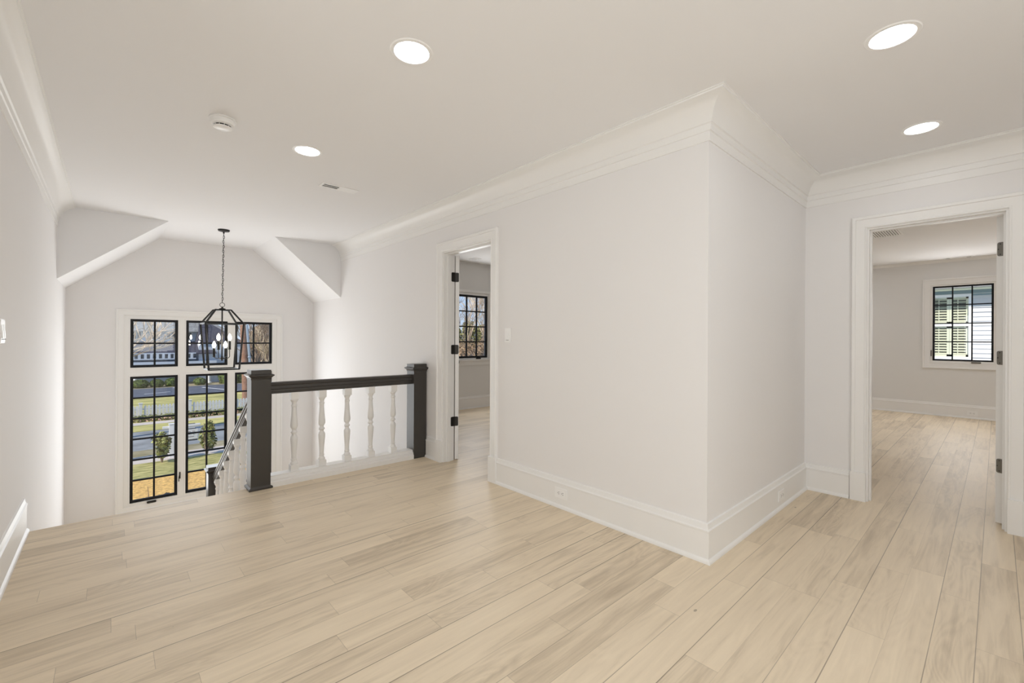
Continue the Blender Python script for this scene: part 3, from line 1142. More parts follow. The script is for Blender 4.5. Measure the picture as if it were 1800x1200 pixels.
for i, (a, b) in enumerate(cor):
    a2, b2 = cor[(i + 1) % 4]
    m.tube([(LX + a * RT, CY + b * RT, ZT), (LX + a * RE, CY + b * RE, ZEv), (LX + a * RB, CY + b * RB, ZB)], br, 4)
    m.tube([(LX, CY, ZT), (LX + a * RT, CY + b * RT, ZT)], br, 4)
    m.tube([(LX + a * RE, CY + b * RE, ZEv), (LX + a2 * RE, CY + b2 * RE, ZEv)], br, 4)
    m.tube([(LX + a * RB, CY + b * RB, ZB), (LX + a2 * RB, CY + b2 * RB, ZB)], br, 4)
m.build('lantern_frame', 'iron_black', ch, smooth=False)
m = MB()
m.tube([(LX, CY, 1.54), (LX, CY, 0.95)], 0.0075, 8)
m.lathe([(0.004, -0.028), (0.010, -0.022), (0.012, -0.012), (0.030, -0.006), (0.032, 0.006), (0.012, 0.012), (0.007, 0.03)], (LX, CY, 0.950), 18)
m.build('center_rod', 'iron_black', ch)
for ang, zb in ((151 - 180, 1.165), (236, 1.165), (156, 1.075), (56, 1.075)):
    a = math.radians(ang)
    R = 0.082
    ex, ey = LX + R * math.cos(a), CY + R * math.sin(a)
    m = MB()
    pts = [(LX + 0.012 * math.cos(a), CY + 0.012 * math.sin(a), 0.952)]
    for i in range(7):
        t = math.pi / 2 * i / 6
        rr = R - 0.03 + 0.03 * math.sin(t)
        pts.append((LX + rr * math.cos(a), CY + rr * math.sin(a), 0.952 + 0.03 * (1 - math.cos(t))))
    pts.append((ex, ey, zb - 0.10))
    m.tube(pts, 0.004, 8)
    m.lathe([(0.004, -0.112), (0.016, -0.104), (0.017, -0.100)], (ex, ey, zb), 14)
    arm = m.build('candle_arm', 'iron_black', ch)
    m = MB()
    m.lathe([(0.0125, -0.100), (0.0125, -0.005), (0.010, 0.0)], (ex, ey, zb), 14)
    m.build('candle_sleeve', 'iron_black', arm)
    m = MB()
    m.lathe([(0.009, 0.0), (0.012, 0.008), (0.0185, 0.028), (0.019, 0.038), (0.014, 0.058), (0.007, 0.074), (0.002, 0.082)], (ex, ey, zb), 16)
    m.build('light_bulb', 'bulb_glow', arm)


# ------------------------------------------------------------------ recessed lights
def downlight(x, y, label):
    t = thing('recessed_light', (x, y, H), label, 'ceiling light', 'recessed lights in the hall ceiling')
    m = MB()
    m.lathe([(0.074, 0.0), (0.074, -0.0005), (0.078, -0.005), (0.092, -0.004), (0.096, 0.0)], (x, y, H), 40, cap=False)
    m.build('trim_ring', 'white_plastic', t)
    m = MB()
    m.lathe([(0.0745, 0.0), (0.0745, -0.002), (0.001, -0.0025)], (x, y, H), 40)
    m.build('lens', 'lamp_lens', t)
    return t


downlight(1.0, 1.782, 'round lit ceiling light, largest in the main hall ceiling, above the open floor')
downlight(1.0, 3.208, 'small round lit ceiling light between the smoke detector and the ceiling vent')
downlight(2.445, 0.303, 'round lit ceiling light above the projecting wall corner, farther from the wide doorway')
downlight(3.626, 0.313, 'round lit ceiling light closest to the wide doorway')
for (x, y, lb) in ((1.0, 0.35, 'over the start of the main hall'), (1.0, -0.9, 'in front of the added back hall window'), (-1.0, 0.3, 'in the side recess of the hall'), (3.0, -0.8, 'in the back corner toward the wide doorway wall')):  # extra lights added out of view to brighten the hall
    t = downlight(x, y, 'round lit ceiling light, added out of view, ' + lb)

# bedroom lights added out of view to brighten the rooms
lbs = ('near the door of the narrow doorway bedroom', 'deeper in the narrow doorway bedroom', 'of the far bedroom beside its door', 'of the far bedroom by the inner corner', 'of the far bedroom at the outlet wall', 'of the far bedroom between window wall and corner')
for i, (x, y) in enumerate(((4.0, 3.0), (5.2, 3.0), (6.6, -1.5), (6.6, 2.2), (8.6, -1.6), (8.6, 2.2))):
    m = MB()
    m.lathe([(0.096, 0.0), (0.094, -0.005), (0.075, -0.006), (0.001, -0.006)], (x, y, HR), 32)
    o = m.build('recessed_light', 'room_fill_lens' if i < 2 else 'far_room_fill_lens', None)
    tag(o, 'round lit ceiling light, added out of view, ' + lbs[i], 'ceiling light', 'added unseen lights in the bedroom ceilings')

# ------------------------------------------------------------------ smoke detector, vents
t = thing('smoke_detector', (0.487, 3.095, H), 'round white smoke detector with dark slot on the ceiling', 'smoke detector')
m = MB()
m.lathe([(0.070, 0), (0.071, -0.006), (0.066, -0.009)], (0.487, 3.095, H), 36)
m.build('base_ring', 'white_plastic', t)
m = MB()
m.lathe([(0.064, -0.008), (0.064, -0.022), (0.060, -0.032), (0.050, -0.038)], (0.487, 3.095, H), 36)
m.build('body', 'white_plastic', t)
m = MB()
m.lathe([(0.042, -0.036), (0.042, -0.050)], (0.487, 3.095, H), 36)
m.build('sensor_slot', 'void_dark', t)
m = MB()
m.lathe([(0.049, -0.047), (0.048, -0.052), (0.040, -0.057), (0.001, -0.058)], (0.487, 3.095, H), 36)
for i in range(12):
    a = 2 * math.pi * i / 12
    m.box(0.487 + 0.047 * math.cos(a) - 0.0015, 0.487 + 0.047 * math.cos(a) + 0.0015, 3.095 + 0.047 * math.sin(a) - 0.0015, 3.095 + 0.047 * math.sin(a) + 0.0015, H - 0.048, H - 0.036)
m.build('cover', 'white_plastic', t)


def register(x0, x1, y0, y1, z, label, n, half=True, along='x', dark='void_dark', group=None):
    t = thing('ceiling_vent', ((x0 + x1) / 2, (y0 + y1) / 2, z), label, 'vent', group)
    m = MB()
    bw = 0.020
    m.box(x0, x1, y0, y0 + bw, z - 0.006, z)
    m.box(x0, x1, y1 - bw, y1, z - 0.006, z)
    m.box(x0, x0 + bw, y0 + bw, y1 - bw, z - 0.006, z)
    m.box(x1 - bw, x1, y0 + bw, y1 - bw, z - 0.006, z)
    m.build('frame', 'white_plastic', t, smooth=False)
    m = MB()
    m.box(x0 + bw, x1 - bw, y0 + bw, y1 - bw, z - 0.001, z)
    m.build('dark_backing', dark, t, smooth=False)  # dark sheet under the ceiling stands for the shade inside the duct
    m = MB()
    if along == 'x':
        for i in range(n):
            xc = x0 + bw + (x1 - x0 - 2 * bw) * (i + 0.5) / n
            tilt = -0.0026 if (half and i < n / 2) else 0.0035
            hw = 0.0006 if (half and i < n / 2) else 0.0052
            m.add([(xc - hw - tilt, y0 + bw, z - 0.001), (xc + hw - tilt, y0 + bw, z - 0.001), (xc + hw + tilt, y0 + bw, z - 0.0055), (xc - hw + tilt, y0 + bw, z - 0.0055),
                   (xc - hw - tilt, y1 - bw, z - 0.001), (xc + hw - tilt, y1 - bw, z - 0.001), (xc + hw + tilt, y1 - bw, z - 0.0055), (xc - hw + tilt, y1 - bw, z - 0.0055)],
                  [(0, 1, 2, 3), (7, 6, 5, 4), (0, 4, 5, 1), (1, 5, 6, 2), (2, 6, 7, 3), (3, 7, 4, 0)])
        ym = (y0 + y1) / 2
        m.box(x0 + bw, x1 - bw, ym - 0.002, ym + 0.002, z - 0.006, z - 0.001)
        xm = (x0 + x1) / 2
        m.box(xm - 0.004, xm + 0.004, y0 + bw, y1 - bw, z - 0.006, z - 0.001)
    else:
        for i in range(n):
            yc = y0 + bw + (y1 - y0 - 2 * bw) * (i + 0.5) / n
            hw = (y1 - y0 - 2 * bw) / n * 0.33
            m.box(x0 + bw, x1 - bw, yc - hw, yc + hw, z - 0.006, z - 0.003)
        xm = (x0 + x1) / 2
    m.build('louvers', 'white_plastic', t, smooth=False)
    return t


register(1.295, 1.600, 3.760, 3.868, H, 'small white ceiling vent with one dark half above the stair opening', 24)
register(6.79, 7.22, 0.775, 1.40, HR, 'large white return grille on the far bedroom ceiling', 24, half=False, along='y', dark='slot_grey')
register(9.78, 9.88, 0.25, 0.57, HR, 'thin slot vent on the far bedroom ceiling above its window', 1, half=False, along='y')
register(4.36, 4.50, 5.70, 5.86, HR, 'small dark vent on the ceiling behind the narrow doorway', 3, half=False, along='y')


# ------------------------------------------------------------------ outlets and switches
def outlet(axis, pos, a0, a1, z0, z1, label):
    """plate on a baseboard; axis x: faces -x ; axis y: faces -y"""
    ac, zc = (a0 + a1) / 2, (z0 + z1) / 2
    loc = (pos, ac, zc) if axis == 'x' else (ac, pos, zc)
    t = thing('electrical_outlet', loc, label, 'outlet', 'horizontal outlets set in the baseboards')

    def B(m, p0, p1, q0, q1, d0, d1, bev=0):
        args = (pos - d1, pos - d0, p0, p1, q0, q1) if axis == 'x' else (p0, p1, pos - d1, pos - d0, q0, q1)
        (m.bbox(*args, bev) if bev else m.box(*args))
        return m
    B(MB(), a0, a1, z0, z1, 0.0, 0.006, 0.002).build('face_plate', 'white_plastic', t)
    for s in (-1, 1):
        c = ac + s * 0.0185
        so = B(MB(), c - 0.0165, c + 0.0165, zc - 0.0165, zc + 0.0165, 0.005, 0.0085, 0.0012).build('socket', 'white_plastic', t)
        k = MB()
        B(k, c - 0.002 - 0.004, c - 0.002 + 0.004, zc + 0.005, zc + 0.0075, 0.008, 0.0092)
        B(k, c - 0.002 - 0.004, c - 0.002 + 0.004, zc - 0.0075, zc - 0.005, 0.008, 0.0092)
        B(k, c + 0.007, c + 0.011, zc - 0.002, zc + 0.002, 0.008, 0.0092)
        k.build('slots', 'void_dark', so, smooth=False)
    return t


outlet('x', W1 - 0.018, 2.020, 2.138, 0.070, 0.144, 'white outlet in the tall baseboard nearest the narrow doorway')
outlet('y', Y2 - 0.018, 3.490, 3.608, 0.060, 0.134, 'white outlet in the baseboard of the short wall past the projecting corner')
outlet('x', X9 - 0.018, 0.193, 0.311, 0.048, 0.122, 'white outlet in the baseboard below the far bedroom window')


def switch(x, sgn, yc, zc, gangs, label):
    t = thing('light_switch', (x, yc, zc), label, 'light switch')
    wdt = 0.072 + 0.046 * (gangs - 1)
    m = MB()
    x0, x1 = sorted((x, x + sgn * 0.008))
    m.bbox(x0 - 0.0, x1 + 0.0, yc - wdt / 2, yc + wdt / 2, zc - 0.058, zc + 0.058, 0.002)
    m.build('face_plate', 'white_plastic', t)
    for g in range(gangs):
        c = yc + (g - (gangs - 1) / 2) * 0.046
        m = MB()
        xa, xb = x + sgn * 0.0075, x + sgn * 0.012
        m.add([(xa, c - 0.0165, zc - 0.033), (xa, c + 0.0165, zc - 0.033), (xa, c + 0.0165, zc + 0.033), (xa, c - 0.0165, zc + 0.033),
               (xb + sgn * 0.001, c - 0.0165, zc - 0.033), (xb + sgn * 0.001, c + 0.0165, zc - 0.033), (xb - sgn * 0.003, c + 0.0165, zc + 0.033), (xb - sgn * 0.003, c - 0.0165, zc + 0.033)],
              [(0, 1, 2, 3), (4, 5, 6, 7), (0, 1, 5, 4), (1, 2, 6, 5), (2, 3, 7, 6), (3, 0, 4, 7)])
        r = m.build('rocker', 'white_plastic', t, smooth=False)
        m = MB()
        xa, xb = sorted((x + sgn * 0.007, x + sgn * 0.0135))
        m.box(xa, xb, c - 0.013, c + 0.013, zc - 0.040, zc - 0.0375)
        m.build('dimmer_slot', 'slot_grey', r, smooth=False)
    return t


switch(W1, -1, 2.675, 1.232, 1, 'white rocker light switch on the broad wall next to the narrow doorway')
switch(XL, 1, 3.245, 1.225, 2, 'white light switch at the edge of the wall beside the stair opening')

# ------------------------------------------------------------------ outdoors
G = -4.2
rnd = random.Random(7)


def ground(name, x0, x1, y0, y1, z, mat, label, cat):
    m = MB()
    m.box(x0, x1, y0, y1, z - 0.3, z)
    return tag(m.build(name, mat, None, smooth=False), label, cat, None, 'structure')


ground('mulch_bed', -30, 40, 7.8, 21.7, G, 'mulch', 'orange pine straw bed below the stairwell window', 'garden bed')
ground('front_lawn', -30, 60, 21.7, 24.5, G + 0.01, 'grass_green', 'strip of green grass between the orange mulch and the walk', 'lawn')
ground('sidewalk', -30, 60, 24.5, 25.9, G + 0.02, 'concrete', 'pale concrete sidewalk in front of the road', 'sidewalk')
ground('road_verge', -30, 60, 25.9, 27.4, G, 'verge_brown', 'dry brown verge between sidewalk and road', 'verge')
ground('road', -40, 80, 27.4, 33.0, G - 0.02, 'road_grey', 'grey road with tree shadows', 'road')
ground('far_verge', -40, 80, 33.0, 35.2, G + 0.01, 'grass_yellow', 'sunlit yellow grass strip across the road', 'verge')
ground('far_sidewalk', -40, 80, 35.2, 36.2, G + 0.02, 'concrete', 'pale footpath in front of the picket fence', 'sidewalk')
ground('far_field', -60, 120, 36.2, 51.5, G, 'grass_yellow', 'sunlit lawn behind the picket fence', 'lawn')
ground('parking_lot', -60, 120, 51.5, 60.2, G, 'asphalt_dark', 'dark asphalt parking lot in front of the porch house', 'parking lot')
ground('far_ground', -120, 200, 60.2, 200, G - 0.02, 'verge_brown', 'brown ground beyond the parking lot', 'ground')
for (xa, ya, xb, yb, lb) in ((6.0, 56.5, 5.0, 59.5, 'behind the left sash, slanting'), (9.6, 52.0, 7.4, 58.0, 'behind the middle sash'), (2.4, 54.3, 4.4, 55.2, 'nearly level, behind the left sash')):
    m = MB()
    d = Vector((xb - xa, yb - ya, 0)).normalized()
    nn = Vector((-d.y, d.x, 0)) * 0.07
    m.add([(xa - nn.x, ya - nn.y, G + 0.012), (xa + nn.x, ya + nn.y, G + 0.012), (xb + nn.x, yb + nn.y, G + 0.012), (xb - nn.x, yb - nn.y, G + 0.012),
           (xa - nn.x, ya - nn.y, G), (xa + nn.x, ya + nn.y, G), (xb + nn.x, yb + nn.y, G), (xb - nn.x, yb - nn.y, G)],
          [(0, 1, 2, 3), (0, 4, 5, 1), (1, 5, 6, 2), (2, 6, 7, 3), (3, 7, 4, 0)])
    tag(m.build('parking_line', 'line_white', None, smooth=False), 'painted white line on the dark parking lot ' + lb, 'road marking', 'painted parking lines')

# picket fence
fn = thing('picket_fence', (4, 37.9, G), 'white picket fence across the road in front of the lawn', 'fence')
m = MB()
m.box(-3, 12, 37.94, 37.98, G + 0.22, G + 0.30)
m.box(-3, 12, 37.94, 37.98, G + 0.60, G + 0.68)
m.build('fence_rail', 'fence_white', fn, smooth=False)
x = -2.9
k = 0
while x < 11.8 and k < 100:
    if k % 14 == 9:
        m = MB()
        m.bbox(x - 0.02, x + 0.16, 37.86, 38.02, G, G + 1.02, 0.01)
        m.bbox(x - 0.05, x + 0.19, 37.83, 38.05, G + 1.02, G + 1.06, 0.01)
        m.build('fence_post', 'fence_white', fn, smooth=False)
        x += 0.24
    else:
        m = MB()
        wdp = 0.15
        pr = [(x, G + 0.06), (x + wdp, G + 0.06), (x + wdp, G + 0.78), (x + wdp * 0.82, G + 0.85), (x + wdp * 0.5, G + 0.90), (x + wdp * 0.18, G + 0.85), (x, G + 0.78)]
        n_ = len(pr)
        m.add([(a, 37.91, b) for a, b in pr] + [(a, 37.935, b) for a, b in pr],
              [tuple(range(n_)), tuple(reversed(range(n_, 2 * n_)))] + [(i, (i + 1) % n_, n_ + (i + 1) % n_, n_ + i) for i in range(n_)])
        m.build('picket', 'fence_white', fn, smooth=False)
        x += 0.185
    k += 1


def leaves(mb, cx, cy, cz, rx, ry, rz, n, size, r=rnd, shell=0.55):
    for _ in range(n):
        while True:
            u = Vector((r.uniform(-1, 1), r.uniform(-1, 1), r.uniform(-1, 1)))
            if shell < u.length < 1:
                break
        p = Vector((cx + u.x * rx, cy + u.y * ry, cz + u.z * rz))
        a = Vector((r.uniform(-1, 1), r.uniform(-1, 1), r.uniform(-1, 1))).normalized()
        b = a.cross(Vector((r.uniform(-1, 1), r.uniform(-1, 1), r.uniform(-1, 1)))).normalized()
        s = size * r.uniform(0.6, 1.3)
        mb.add([p - a * s, p - b * s * 0.5, p + a * s, p + b * s * 0.5], [(0, 1, 2, 3)])


def blob(mb, cx, cy, cz, rx, ry, rz, seed, amp=0.18, sub=3):
    bm = bmesh.new()
    bmesh.ops.create_icosphere(bm, subdivisions=sub, radius=1)
    for v in bm.verts:
        q = 1 + amp * (noise.noise(v.co * 2.2 + Vector((seed * 3.1, seed, 0))) * 2)
        v.co = Vector((cx + v.co.x * rx * q, cy + v.co.y * ry * q, cz + v.co.z * rz * q))
    bm.verts.index_update()
    mb.add([v.co for v in bm.verts], [[v.index for v in f.verts] for f in bm.faces])
    bm.free()


# low planting at the fence foot
m = MB()
for i in range(70):
    xx = -1.5 + i * 0.185
    blob(m, xx, 36.9 + rnd.uniform(-0.15, 0.35), G + 0.12, 0.22, 0.35, rnd.uniform(0.14, 0.26), i, 0.2, 2)
    leaves(m, xx, 36.9, G + 0.2, 0.25, 0.5, 0.22, 26, 0.06)
tag(m.build('ground_cover', 'ground_cover', None, smooth=False, recalc=False), 'low leafy ground cover planted along the foot of the picket fence', 'plants', None, 'stuff')
m = MB()
for i in range(34):
    leaves(m, -1 + i * 0.37, 36.4, G + 0.12, 0.2, 0.2, 0.1, 12, 0.05)
tag(m.build('fallen_leaves', 'flower_pink', None, smooth=False, recalc=False), 'dry pinkish leaves scattered along the fence planting', 'leaves', None, 'stuff')

hl = ('behind the left pane of the left sash', 'behind the grid bar of the left sash', 'behind the right pane of the left sash', 'behind the left pane of the middle sash', 'at the outer edge of the left sash')
# hedges in front of the house
for i, (xx, rr, hh) in enumerate(((2.3, 0.80, 0.75), (3.75, 0.62, 0.72), (5.1, 0.68, 0.8), (7.6, 0.6, 0.7), (0.75, 0.7, 0.7))):
    m = MB()
    blob(m, xx, 61.6, G + hh * 0.45, rr, 0.7, hh * 0.6, i, 0.12)
    leaves(m, xx, 61.6, G + hh * 0.5, rr * 1.03, 0.75, hh * 0.66, 1300, 0.06, shell=0.85)
    tag(m.build('rounded_hedge', 'leaf_dark', None, smooth=False, recalc=False), 'clipped green hedge by the porch house, ' + hl[i], 'hedge', 'clipped hedges by the porch house')

# house across the road
hs = thing('porch_house', (2, 66, G), 'large pale house across the road with porch, balcony and dark shingle roofs', 'house')
m = MB()
m.box(-8, 10.8, 66.0, 74, G, 2.0)
m.build('wall', 'house_white', hs, smooth=False)
m = MB()
m.box(-8.3, 9.4, 62.9, 63.3, -1.95, -1.55)
m.box(-8.3, 9.4, 63.3, 66.0, -1.75, -1.60)
m.build('porch_fascia', 'house_white', hs, smooth=False)
m = MB()
# porch roof pitched behind the balcony rail
m.add([(-8.5, 63.6, -0.62), (9.5, 63.6, -0.62), (9.0, 66.2, 0.85), (-8.5, 66.2, 0.85), (-8.5, 63.6, -0.75), (9.5, 63.6, -0.75), (9.0, 66.2, 0.70), (-8.5, 66.2, 0.70)],
      [(0, 1, 2, 3), (7, 6, 5, 4), (0, 4, 5, 1), (1, 5, 6, 2), (2, 6, 7, 3), (3, 7, 4, 0)])
m.build('porch_roof', 'shingle_dark', hs, smooth=False)
m = MB()
m.box(-8.3, 7.4, 63.0, 63.1, -0.68, -0.56)
m.box(-8.3, 7.4, 63.0, 63.1, -1.30, -1.18)
xx = -8.2
while xx < 7.3:
    m.box(xx, xx + 0.24, 63.0, 63.08, -1.18, -0.68)
    xx += 0.52
m.build('balcony_rail', 'house_white', hs, smooth=False)
for xx in (-6.5, -2.2, 2.0, 5.9, 8.7):
    m = MB()
    m.lathe([(0.26, 0), (0.26, 0.12), (0.17, 0.16), (0.15, 2.1), (0.22, 2.18), (0.22, 2.25)], (xx, 63.2, G), 16)
    m.build('porch_column', 'house_white_warm', hs)
m = MB()
m.add([(-9, 65.3, 1.9), (11.2, 65.3, 1.9), (11.2, 75, 1.9), (-9, 75, 1.9), (-5, 69.5, 5.2), (7.0, 69.5, 5.2)],
      [(0, 1, 5, 4), (1, 2, 5), (2, 3, 4, 5), (3, 0, 4), (3, 2, 1, 0)])
m.build('main_roof', 'shingle_grey', hs, smooth=False)
m = MB()
m.add([(7.6, 64.0, 0.6), (12.6, 64.0, 0.6), (12.6, 70, 0.6), (7.6, 70, 0.6), (8.2, 66.5, 3.6), (8.2, 68, 3.6)],
      [(0, 1, 4), (1, 2, 5, 4), (2, 3, 5), (3, 0, 4, 5), (3, 2, 1, 0)])
m.build('wing_roof', 'shingle_dark', hs, smooth=False)
m = MB()
m.box(7.8, 12.3, 64.2, 70, G, 0.6)
m.build('wing_wall', 'house_white', hs, smooth=False)
for xx in (-4, -1.6, 1.0, 2.5, 4.3, 6.1, 9.2):
    fz = MB()
    y0 = 65.98 if xx < 8 else 64.18
    fz.box(xx - 0.5, xx + 0.5, y0 - 0.06, y0, G + 0.75, G + 2.1)
    fo = fz.build('window_frame', 'house_white_warm', hs, smooth=False)
    gz = MB()
    for sx in (-0.22, 0.22):
        for (za, zb) in ((0.83, 1.38), (1.44, 2.02)):
            gz.box(xx + sx - 0.19, xx + sx + 0.19, y0 - 0.07, y0 - 0.055, G + za, G + zb)
    gz.build('glass_pane', 'house_glass', fo, smooth=False)
for xx in (-3, 0.2, 2.2, 3.9, 5.3, 6.9):
    fz = MB()
    fz.box(xx - 0.45, xx + 0.45, 65.9, 66.0, 0.95, 1.85)
    fo = fz.build('window_frame', 'house_white_warm', hs, smooth=False)
    gz = MB()
    for sx in (-0.2, 0.2):
        gz.box(xx + sx - 0.16, xx + sx + 0.16, 65.88, 65.905, 1.02, 1.78)
    gz.build('glass_pane', 'house_glass', fo, smooth=False)


# ---- trees
def limb(mb, p, d, length, r, depth, rr, seg=5, spread=0.55, kids=(2, 4), gravity=0.0, tips=None, shrink=0.68, rmin=0.007):
    pts = [p.copy()]
    rad = [r]
    n = 4
    q = p.copy()
    dd = d.copy()
    for i in range(n):
        dd = (dd + Vector((rr.uniform(-1, 1), rr.uniform(-1, 1), rr.uniform(-0.7, 1) + gravity)) * 0.17).normalized()
        q = q + dd * (length / n)
        pts.append(q.copy())
        rad.append(max(rmin, r * (1 - 0.45 * (i + 1) / n)))
    mb.tube(pts, rad, seg if depth > 1 else 3)
    if depth <= 0:
        if tips is not None:
            tips.append(q.copy())
        return
    k = rr.randint(*kids)
    for i in range(k):
        j = rr.randint(2, n) if i else n
        b = Vector((rr.uniform(-1, 1), rr.uniform(-1, 1), rr.uniform(-0.4, 0.9)))
        nd = (dd + b * spread * rr.uniform(0.8, 1.6)).normalized()
        limb(mb, pts[j], nd, length * rr.uniform(shrink - 0.1, shrink + 0.12), max(rmin, rad[j] * 0.66), depth - 1, rr, seg, spread, kids, gravity, tips, shrink, rmin)


def bare_tree(x, y, h, seed, mat, label, group=None, lean=(0, 0), depth=5, r=0.2, kids=(2, 4), base=G):
    rr = random.Random(seed)
    t = MB()
    d = Vector((lean[0], lean[1], 1)).normalized()
    limb(t, Vector((x, y, base - 0.1)), d, h * 0.34, r, depth, rr, 6, 0.55, kids, rmin=0.018)
    return tag(t.build('bare_tree', mat, None, smooth=True, angle=80, recalc=False), label, 'tree', group)


# big bare tree whose branches cross the upper left sash
rr = random.Random(21)
t = MB()
limb(t, Vector((-1.2, 31, G)), Vector((0.05, 0, 1)), 3.6, 0.3, 0, rr)
for (dx, dz, L, s_) in ((0.9, 0.75, 3.6, 1), (0.8, 1.0, 4.0, 2), (1.0, 0.45, 3.4, 3), (0.6, 1.4, 4.2, 4), (0.9, 0.2, 3.0, 5), (-0.8, 1.1, 4, 6)):
    r5 = random.Random(100 + s_)
    limb(t, Vector((-1.1, 31, -0.9)), Vector((dx, r5.uniform(-0.3, 0.3), dz)).normalized(), L * 0.68, 0.12, 3, r5, 5, 0.6, (3, 5), rmin=0.022)
tag(t.build('spreading_tree', 'bark_pale', None, smooth=True, angle=80, recalc=False), 'bare spreading tree whose pale branches cross the top of the stairwell window', 'tree')

for i, (x, y, h, s_, r_) in enumerate(((13.0, 47, 9, 3, .22), (15.2, 50, 10, 4, .22), (11.8, 54, 10, 5, .2), (16.5, 45, 8, 6, .2), (18, 56, 11, 8, .25), (13.9, 42, 7, 9, .16),
                                       (12.6, 58, 12, 10, .25), (10.6, 47, 7, 12, .12), (14.6, 62, 12, 13, .25), (17.2, 51, 9, 14, .2))):
    bare_tree(x, y, h, s_, 'bark_pale' if i % 2 else 'bark', 'bare winter tree in the wood beside the porch house', 'bare trees of the wood by the porch house', depth=5, r=r_)
# woodland undergrowth
m = MB()
for i in range(1500):
    x = rnd.uniform(13.6, 24)
    y = rnd.uniform(58, 64)
    z = G + rnd.uniform(0, 4.5)
    d = Vector((rnd.uniform(-1, 1), rnd.uniform(-1, 1), rnd.uniform(-0.3, 1.2))).normalized() * rnd.uniform(0.6, 2.0)
    m.tube([(x, y, z), (x + d.x * 0.5, y + d.y * 0.5, z + d.z * 0.6), (x + d.x, y + d.y, z + d.z)], [0.035, 0.025, 0.015], 3)
tag(m.build('brushwood', 'twig_brown', None, smooth=False, recalc=False), 'tangle of brown brushwood behind the leaning wooden pole', 'brushwood', None, 'stuff')
m = MB()
for i in range(46):
    blob(m, 14.6 + i * 0.6, 68 + (i % 3), G + 2.4 + 1.4 * math.sin(i * 1.7), 1.4, 1.2, 3.4, i, 0.25, 2)
    leaves(m, 14.6 + i * 0.6, 67.4, G + 2.6 + 1.4 * math.sin(i * 1.7), 1.6, 1.3, 4.2, 420, 0.14, shell=0.7)
tag(m.build('woodland_edge', 'brush_brown', None, smooth=False, recalc=False), 'brown and olive woodland edge beside the porch house', 'woodland', None, 'stuff')
m = MB()
for i in range(4):
    blob(m, 10.2 + i * 0.8, 61.5, G + 0.9, 0.8, 0.8, 1.2, i + 40, 0.2)
    leaves(m, 10.2 + i * 0.8, 61.5, G + 1.0, 0.9, 0.8, 1.3, 700, 0.09, shell=0.8)
tag(m.build('dark_shrubbery', 'leaf_dark', None, smooth=False, recalc=False), 'dark evergreen shrubbery at the end of the porch', 'shrubs', None, 'stuff')

# utility pole with conduit, leaning a little
up = thing('utility_pole', (7.6, 38.9, G), 'leaning brown wooden utility pole with a metal conduit beyond the fence', 'utility pole')
m = MB()
m.tube([(7.75, 38.9, G - 0.1), (7.66, 38.9, -1.0), (7.46, 38.9, 3.2), (7.3, 38.9, 6.5)], [0.27, 0.24, 0.20, 0.17], 14)
m.build('pole', 'pole_wood', up)
m = MB()
m.tube([(8.08, 38.75, G - 0.1), (7.96, 38.75, -1.0), (7.72, 38.75, 2.2)], [0.07, 0.10, 0.10], 10)
m.lathe([(0.10, 0), (0.14, 0.02), (0.14, 0.10), (0.10, 0.12)], (7.91, 38.75, -0.35), 12)
m.build('conduit', 'galvanised', up)

# sign on a white post
sg = thing('yard_sign', (2.04, 24.9, G), 'white post with an arm and a hanging white sign panel by the sidewalk', 'sign')
m = MB()
m.bbox(1.95, 2.13, 24.84, 24.98, G, G + 1.50, 0.01)
m.bbox(1.93, 2.15, 24.82, 25.0, G + 1.50, G + 1.54, 0.01)
m.bbox(1.72, 3.10, 24.87, 24.95, G + 1.33, G + 1.43, 0.006)
m.build('sign_post', 'sign_white', sg, smooth=False)
m = MB()
for xx in (2.42, 2.92):
    m.tube([(xx, 24.91, G + 1.34), (xx, 24.91, G + 1.27)], 0.008, 6)
m.box(2.36, 3.00, 24.895, 24.925, G + 0.72, G + 1.20)
m.box(2.40, 2.90, 24.895, 24.925, G + 1.24, G + 1.42)
pn = m.build('sign_panel', 'sign_white', sg, smooth=False)
m = MB()
m.box(2.40, 2.90, 24.885, 24.896, G + 1.42, G + 1.46)
m.box(2.38, 2.92, 24.885, 24.896, G + 1.205, G + 1.235)
m.box(2.36, 3.00, 24.885, 24.896, G + 0.66, G + 0.73)
m.build('sign_border', 'sign_navy', pn, smooth=False)
m = MB()
# faint marks as readable in the photograph: a round and a slanted stroke over a line
m.tube([(2.68 + 0.05 * math.cos(2 * math.pi * i / 14), 24.893, G + 1.03 + 0.07 * math.sin(2 * math.pi * i / 14)) for i in range(14)], 0.014, 6, closed=True)
m.tube([(2.78, 24.893, G + 1.10), (2.87, 24.893, G + 1.10), (2.82, 24.893, G + 0.95)], 0.014, 6)
m.box(2.62, 2.86, 24.886, 24.896, G + 0.84, G + 0.87)
m.build('sign_marks', 'sign_mark', pn, smooth=False)


